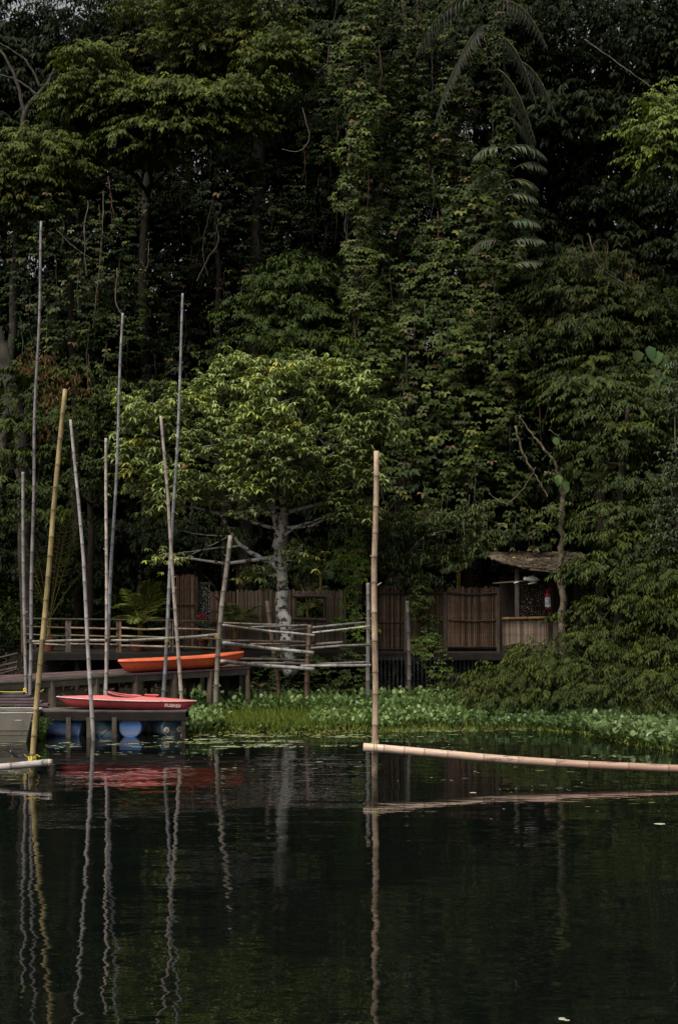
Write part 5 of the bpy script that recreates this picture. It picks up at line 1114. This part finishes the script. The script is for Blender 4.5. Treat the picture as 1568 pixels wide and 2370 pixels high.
# --- the rattan with long feather leaves
rt = thing('rattan_palm', 'climbing palm with long drooping feather leaves up the right side of the leafy tower', 'palm', Vector((at(1185, 0, 47).x, 47, ground_z(at(1185, 0, 47).x, 47))))
b = MB(); tp = path([(1180, 1300), (1190, 900), (1178, 600), (1170, 400), (1165, 100), (1150, -60)], 47, 8, .04); b.tube(tp, taper(len(tp), .045, .04), (.03, .027, .02), 7); b.build('stem', M['bark'], rt, True)
RL = (.105, .125, .080)
for (u, v, du, dz_, L_, rise, sag, D_, k) in ((1160, 350, 1, .1, 1.5, .45, .75, 46.2, 1.2), (1165, 345, -1, .1, 1.0, .35, .6, 46.2, 1.1), (1175, 420, 1, .1, 1.2, .5, .6, 46.0, 1.2), (1160, 455, -.7, .1, 1.3, .9, .3, 45.9, 1.6), (1170, 455, 1, .1, 1.25, .35, .55, 45.9, 1.15), (1170, 520, 1, .1, 1.2, .55, .55, 45.9, 1.0), (1180, 560, 1, .1, 1.1, .45, .5, 45.9, 1.1), (1175, 620, 1, .1, 1.2, .6, .45, 45.9, 1.1), (1170, 400, -1, .1, 1.2, .3, .7, 46.2, .9), (1160, 560, -1, .1, 1.1, .3, .7, 46.3, .7), (1190, 390, .9, .1, 1.2, .6, .7, 46.4, .9),
                                            (1140, 10, 1, 0, 2.2, .1, 1.0, 46.8, .95), (1120, -10, -1, 0, 2.4, .1, 1.0, 46.6, .9), (1130, 60, -.9, 0, 2.0, -.1, 1.1, 46.6, .8), (1150, 80, .8, 0, 1.8, -.3, 1.2, 46.6, .8), (1150, 160, .6, 0, 1.6, -.5, 1.1, 46.6, .85), (1160, 220, .5, 0, 1.5, -.5, 1.0, 46.5, .8), (1180, 140, 1, 0, 1.7, -.1, 1.1, 46.7, .8), (1100, 100, -.6, 0, 1.6, -.5, 1.0, 46.8, .7), (1165, 270, .7, 0, 1.3, -.2, 1.0, 46.4, .9), (1060, 20, -1, 0, 1.7, 0, 1.0, 46.9, .7)):
    fb2, fl2 = MB(), Leaves(); hi = L_ > 1.55 or v < 200
    frond(fb2, fl2, at(u, v, D_ - .9), (du + U(-.25, .25), -.35 + U(-.3, .25), .02), L_ * U(.8, 1.15), rise + U(-.15, .1), sag, .80 if hi else .62, .11 if hi else .10, 15, [q * k * (.42 if hi else .85) for q in RL], 1.5 if hi else .75, .018, (.09, .085, .04), .15)
    fo = fb2.build('frond', M['bark'], rt); fl2.build('leaflets', M['leaf_gloss'], fo)

# --- the dim trees behind: three staggered rows that close the wall
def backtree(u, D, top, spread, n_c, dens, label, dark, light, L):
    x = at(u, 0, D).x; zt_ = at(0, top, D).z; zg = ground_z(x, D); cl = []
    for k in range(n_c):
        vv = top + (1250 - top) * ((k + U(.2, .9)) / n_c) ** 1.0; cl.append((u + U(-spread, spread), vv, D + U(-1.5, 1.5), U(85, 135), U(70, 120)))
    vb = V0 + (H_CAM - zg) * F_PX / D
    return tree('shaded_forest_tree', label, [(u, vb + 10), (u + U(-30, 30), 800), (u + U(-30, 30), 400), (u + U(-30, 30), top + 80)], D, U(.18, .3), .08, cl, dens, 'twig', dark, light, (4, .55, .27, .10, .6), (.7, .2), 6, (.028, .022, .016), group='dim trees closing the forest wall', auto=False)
BL = 'dim tree deep in the shade of the forest wall behind the vines'
for (u, D) in ((-260, 54), (-90, 53), (40, 55), (180, 53), (300, 55.5), (430, 54.5), (560, 56), (700, 54), (830, 53.5), (960, 55), (1090, 53), (1220, 54), (1350, 52.5), (1480, 53.5), (1620, 52), (1790, 52)):
    backtree(u, D, (-110 if 850 < u < 1260 else 20) + U(-60, 60), 70, 16, 7, BL, (.008, .015, .005), (.026, .038, .012), .27)  # both rows: leaf colours darkened to put the hollows' shade into them
for (u, D) in ((-340, 62), (-150, 61), (20, 62), (170, 61), (310, 63), (470, 62), (640, 63), (800, 61), (960, 62), (1120, 60), (1290, 61), (1450, 60), (1640, 60), (1850, 60)):
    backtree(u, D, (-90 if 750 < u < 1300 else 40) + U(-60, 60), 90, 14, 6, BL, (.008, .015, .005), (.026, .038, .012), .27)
# dim mid growth behind the deck
for (u, v0_, lab) in ((60, 1250, 'dim undergrowth tree left of the leftmost poles'), (200, 1280, 'dim undergrowth tree behind the yellow green pole and palm'), (330, 1270, 'dim undergrowth tree behind the leaning poles'), (460, 1240, 'dim undergrowth tree above the tall fence panel'), (700, 1300, 'dim undergrowth tree above the fence window'), (1000, 1250, 'dim undergrowth tree above the fence near the hut'), (1230, 1180, 'dim undergrowth tree rising behind the hut roof'), (1440, 1250, 'dim undergrowth tree behind the shrubs right of the hut')):
    tree('undergrowth_tree', lab, [(u, 1480), (u + 5, 1350), (u, v0_)], 48.5, .12, .05, [(u + U(-50, 50), v0_ + U(-60, 60), 47.8 + U(-.5, .8), U(55, 80), U(40, 60)) for k in range(6)], 9, 'twig', (.010, .018, .006), (.03, .045, .014), (4, .45, .2, .07, .6), (.5, .15), 6, BB)
# hanging lianas
for i, (pts, D, r_) in enumerate((([(495, 455), (470, 560), (480, 640)], 48.5, .02), ([(500, 520), (505, 560), (480, 600), (455, 650)], 48.3, .028), ([(345, 560), (340, 620), (325, 600)], 47.3, .014), ([(205, 470), (195, 540), (200, 640)], 46.2, .018), ([(272, 620), (268, 700), (290, 735)], 46.4, .02), ([(240, 440), (235, 560), (222, 700), (215, 760)], 46.4, .016), ([(1072, 1170), (1074, 1240), (1075, 1290)], 45, .016), ([(1130, 1140), (1170, 1165), (1210, 1130), (1240, 1080)], 44.5, .014), ([(1350, 90), (1420, 140), (1490, 190), (1540, 225)], 46, .02), ([(700, 250), (715, 320), (690, 350), (652, 345)], 46.5, .014), ([(1360, 540), (1390, 620), (1470, 670)], 45.4, .02), ([(130, 530), (170, 570), (215, 600)], 46, .012))):
    lab = ('pale liana hanging straight in the dark hollow', 'thicker twisted liana curving left in the dark hollow', 'short liana near the tops of the leaning poles', 'liana hanging right of the tallest pole', 'pair of curving liana ends above the tall slim pole', 'long thin liana behind the vine curtain at left', 'pale straight liana dangling below the low vines', 'thin liana looping in a shallow curve left of the dead limbs', 'straight liana slanting down across the upper right', 'sprig of liana pointing left out of the vine column', 'reddish dead stem leaning among straw leaves at the right', 'thin liana slanting right beside the tallest pole')[i]
    P = path(pts, D, 6, .02); t = thing('liana', lab, 'liana', P[-1]); b = MB(); b.tube(P, taper(len(P), r_, r_ * .6), (.19, .15, .12), 5); b.build('stem', M['bark'], t)

FK = 1.0
# ------------------------------------------------------------------ plants on the water
def front_v(u): return np.interp(u, [425, 480, 780, 1000, 1200, 1330, 1400, 1480, 1568, 1800, 2300], [1706, 1700, 1700, 1694, 1690, 1697, 1712, 1730, 1742, 1752, 1760])
def water_pts(n_, u0, u1, va, vb):
    u = rng.uniform(u0, u1, n_); D0 = H_CAM * F_PX / (np.interp(u, *va) - V0); D1 = H_CAM * F_PX / (np.interp(u, *vb) - V0)
    D = D0 + (D1 - D0) * rng.random(n_); return u, np.stack([(u - U0) * D / F_PX, D, np.zeros(n_)], 1)
FV = ([425, 480, 780, 1000, 1200, 1330, 1400, 1480, 1568, 1800], [1706, 1700, 1700, 1694, 1690, 1697, 1712, 1730, 1742, 1752])
BV = ([425, 1000, 1060, 1200, 1330, 1568, 1800], [1634, 1634, 1640, 1648, 1652, 1660, 1664])
def hyacinth(lv, st_, P, hgt, size, dark, light, k):
    """rosettes of upright spoon leaves on stalks"""
    for j in range(7):
        m_ = len(P); a_ = rnd(m_, 0, 6.28); o_ = np.stack([np.cos(a_), np.sin(a_), np.zeros(m_)], 1); h_ = hgt * rnd(m_, .45, 1.1); q = P + o_ * (h_ * rnd(m_, .15, .55))[:, None]; q[:, 2] = h_
        stT = q - P; sl = np.linalg.norm(stT, axis=1); st_.add(P, stT, o_ + np.array([[0, 0, .3]]), sl, np.full(m_, .018), tint(m_, (.05, .09, .02), (.09, .14, .03)))
        lean = rnd(m_, .0, 1.1); T = o_ * np.sin(lean)[:, None]; T[:, 2] += np.cos(lean); N = o_ * -np.cos(lean)[:, None]; N[:, 2] += np.sin(lean); N = N * np.where(rng.random(m_) < .5, 1, -1)[:, None] + rv(m_, .25)
        s_ = size * rnd(m_, .7, 1.2); lv.add(q - T * (s_ * .1)[:, None], T + rv(m_, .15), N, s_, s_ * .95, tint(m_, dark, light, k, .3))
def plantbed(name, label, zones, grass=None):
    lv, st_ = Leaves(), Leaves()
    for (n_, u0, u1, va, vb, hgt, size, dark, light, k) in zones:
        u, P = water_pts(n_, u0, u1, va, vb); h_ = hgt * rng.uniform(.7, 1.25, n_); hyacinth(lv, st_, P, h_, size, dark, light, np.full(n_, k))
    o_ = lv.build(name, M['leaf_wax'], None, True); o_['label'] = label; o_['category'] = 'water plants'
    return o_, st_
HD, HL = (.05, .095, .03), (.24, .34, .15)
mid = lambda a_, b_, t: (a_[0], list(np.array(np.interp(a_[0], *b_)) * t + np.array(a_[1]) * (1 - t)))
hb1, s1 = plantbed('water_hyacinth', 'bed of round leaved water hyacinth floating along the bank', [
    (520, 425, 1060, mid(FV, BV, .55), BV, .42, .135, HD, HL, .40), (190, 425, 520, FV, BV, .30, .135, HD, HL, .5), (420, 720, 1080, mid(FV, BV, .12), mid(FV, BV, .7), .27, .125, HD, HL, .5), (150, 480, 800, mid(FV, BV, .05), mid(FV, BV, .5), .14, .10, (.06, .10, .03), (.16, .22, .08), .4),
    (520, 1040, 1340, mid(FV, BV, .02), BV, .24, .11, HD, (.13, .19, .09), .4), (1000, 1320, 1640, FV, BV, .26, .15, HD, (.20, .27, .14), .45), (300, 1640, 1850, FV, BV, .24, .13, HD, HL, .4)])
so_ = s1.build('hyacinth_stalks', M['leaf'], None); so_.parent = hb1
lv = Leaves(); u, P = water_pts(9000, 470, 860, mid(FV, BV, .08), mid(FV, BV, .72)); T = rv(len(P), .33); T[:, 2] += 1; dens_ = rng.random(len(P)) < np.interp(u, [470, 530, 700, 780, 860], [.15, 1, 1, .6, .1]); P, T = P[dens_], T[dens_]
N = rv(len(P), .4); N[:, 1] -= 1; k = rng.random(len(P)); lv.add(P, T, N, rng.uniform(.12, .44, len(P)), np.full(len(P), .022), tint(len(P), (.07, .11, .018), (.21, .26, .05)))
u, P = water_pts(2500, 860, 1640, mid(FV, BV, 0), mid(FV, BV, .5)); T = rv(len(P), .5); T[:, 2] += .9; lv.add(P, T, rv(len(P)) + np.array([[0, -1, 0]]), rng.uniform(.10, .28, len(P)), np.full(len(P), .018), tint(len(P), (.06, .10, .018), (.16, .2, .05)))
u, P = water_pts(3000, 425, 1640, FV, mid(FV, BV, .18)); T = rv(len(P), .8); T[:, 2] += .6; lv.add(P, T, rv(len(P)) + np.array([[0, -.5, .7]]), rng.uniform(.06, .15, len(P)), np.full(len(P), .03), tint(len(P), (.09, .12, .025), (.24, .27, .09)))
u, P = water_pts(420, 425, 1640, FV, mid(FV, BV, .6)); P[:, 2] += .02; T = rv(len(P), .9); T[:, 2] = np.abs(T[:, 2]) * .5; lv.add(P, T, rv(len(P)) + np.array([[0, -.6, .8]]), rng.uniform(.15, .5, len(P)), np.full(len(P), .022), tint(len(P), (.12, .09, .05), (.34, .28, .17)))
go = lv.build('marsh_grass', M['leaf'], None); go['label'] = 'light green marsh grass growing among the hyacinth'; go['category'] = 'grass'
# small clump by the jon boat
def clump(label, spots, size, hgt):
    lv, st_ = Leaves(), Leaves(); P = np.array([[*spots_[:2], 0] for spots_ in spots], float)
    hyacinth(lv, st_, P, np.full(len(P), hgt), size, HD, (.13, .2, .09), np.full(len(P), .45)); base = Vector(P.mean(0)); t = thing('water_plant_clump', label, 'water plants', base, None); lv.build('leaves', M['leaf_wax'], t, True); st_.build('stalks', M['leaf'], t); return t
def wp(u, D): return ((u - U0) * D / F_PX, D)
clump('clump of water plants between the jon boat and the dock', [wp(U(82, 104), U(34.0, 34.7)) for k in range(13)], .13, .42)
t = clump('tuft of leaves growing up behind the jon boat gunwale', [wp(U(12, 50), U(35.1, 35.6)) for k in range(5)], .19, .62)
# mat of duckweed fringe and drifting scum
b = MB()
def disc(p, rx_, ry_, z, c):
    n_ = random.choice((6, 7, 8)); a0 = U(0, 6); b.add([Vector((p[0] + math.cos(a0 + 6.283 * k / n_) * rx_ * U(.7, 1.2), p[1] + math.sin(a0 + 6.283 * k / n_) * ry_ * U(.7, 1.2), z)) for k in range(n_)], [tuple(range(n_))], c)
zc = 0
for (u, v, du, dv, n_, s_) in ((470, 1712, 80, 3, 120, .05), (560, 1716, 80, 3, 130, .05), (640, 1717, 70, 3, 110, .05), (600, 1725, 70, 3, 160, .05), (560, 1729, 60, 2, 120, .05), (660, 1729, 60, 2, 60, .045), (500, 1737, 40, 2, 40, .04), (760, 1727, 70, 2, 60, .045), (880, 1729, 70, 3, 50, .04), (480, 1722, 50, 2, 70, .05), (30, 1722, 60, 8, 60, .035), (130, 1728, 50, 5, 70, .045), (170, 1722, 40, 3, 40, .04), (30, 1790, 50, 12, 40, .03), (280, 1722, 70, 4, 60, .04), (350, 1728, 60, 3, 60, .04), (420, 1719, 60, 3, 90, .045), (230, 1745, 150, 8, 40, .03), (450, 1745, 100, 8, 30, .03),
                               (1000, 1690, 180, 5, 240, .05), (1150, 1686, 120, 3, 220, .055), (1280, 1688, 80, 4, 140, .05), (1000, 1730, 150, 12, 40, .03), (1100, 1800, 500, 30, 50, .025), (700, 1770, 240, 25, 55, .028), (1300, 1840, 260, 50, 50, .024), (1400, 1752, 80, 3, 30, .04), (780, 1705, 350, 3, 300, .055), (560, 1702, 200, 3, 220, .055)):
    for k in range(int(n_ * (.22 if v < 1745 and u < 900 else .5))):
        uu, vv = u + rng.normal() * du * .5, v + rng.normal() * dv * .5
        p = wat(uu, max(vv, 1640)); zc += 1; disc(p, s_ * U(.6, 1) * random.choice((.7, 1.2, 2, 4)), s_ * U(.3, .9), .004 + (zc % 40) * .0004, [q * U(.75, 1.2) for q in random.choice(((.32, .35, .18), (.40, .41, .27), (.22, .26, .10)))])
for (u, v, s_) in ((1302, 2360, .030), (1298, 2357, .022), (1310, 2362, .02), (1525, 1907, .07), (1094, 1835, .05)): disc(wat(u, v), s_ * 1.5, s_, .003, (.42, .42, .3))
dw = b.build('duckweed', M['duckweed']); dw['kind'] = 'stuff'; dw['label'] = 'pale duckweed drifting on the lake'; dw['category'] = 'duckweed'
# litter and low weeds on the dark bank
lv = Leaves(); n_ = 5000; x = rng.uniform(-14, 13, n_); y_ = rng.uniform(42.2, 46.5, n_); y_ = np.where(x > 4, y_ - (x - 4) * .5, y_)
P = np.stack([x, y_, np.array([ground_z(a_, c_) for a_, c_ in zip(x, y_)]) + .02], 1); keep = P[:, 2] > .05; P = P[keep]; m_ = len(P)
lv.add(P, rv(m_) + np.array([[0, 0, .2]]), rv(m_, .6) + np.array([[0, -.3, 1]]), rnd(m_, .08, .2), rnd(m_, .04, .09), tint(m_, (.03, .03, .015), (.10, .08, .045)))
lo2 = lv.build('leaf_litter', M['leaf'], None); lo2['label'] = 'brown leaf litter on the dark bank'; lo2['category'] = 'leaf litter'
lv = Leaves(); n_ = 26000; x = rng.uniform(-22, 20, n_); y_ = rng.uniform(46.8, 62, n_); h_ = rng.random(n_) ** 2 * 1.5
P = np.stack([x, y_, np.array([ground_z(a_, c_) for a_, c_ in zip(x, y_)]) + h_], 1)
whorl(lv, P, tint(n_, (.014, .024, .009), (.04, .055, .02)), .3, .09, 4, (-.4, .8))
ug = lv.build('undergrowth', M['leaf'], None); ug['label'] = 'dim undergrowth covering the slope behind the deck'; ug['category'] = 'undergrowth'
lv = Leaves(); n_ = 420; P = np.array([roofp(U(.02, 1), U(.02, 1)) + Vector((0, 0, U(.03, .07))) for k in range(n_)])
lv.add(P, rv(n_) * np.array([1, .7, .25]), rv(n_, .3) + np.array([[0, -.3, 1]]), rnd(n_, .10, .28), rnd(n_, .03, .07), tint(n_, (.02, .016, .010), (.16, .12, .07)))
rl_ = lv.build('roof_litter', M['leaf'], None); rl_['label'] = 'dead leaves strewn over the hut roof'; rl_['category'] = 'leaf litter'
# a yellow leaf or two lying about
for (u, v, D, lab, c) in ((1303 - 120, 1291, 43.6, 'single yellow leaf lying on the hut roof', (.45, .30, .03)), (147, 1559.5, 39.6, 'small pale leaf lying on the walkway planks', (.45, .42, .2))):
    l_ = Leaves(); q = at(u, v, D); l_.add(np.array([q]), np.array([[.8, -.2, .05]]), np.array([[0, -.5, 1.]]), np.array([.15]), np.array([.08]), np.array([c])); o_ = l_.build('fallen_leaf', M['leaf'], None, True); del o_['kind']; tag(o_, lab, 'leaf')
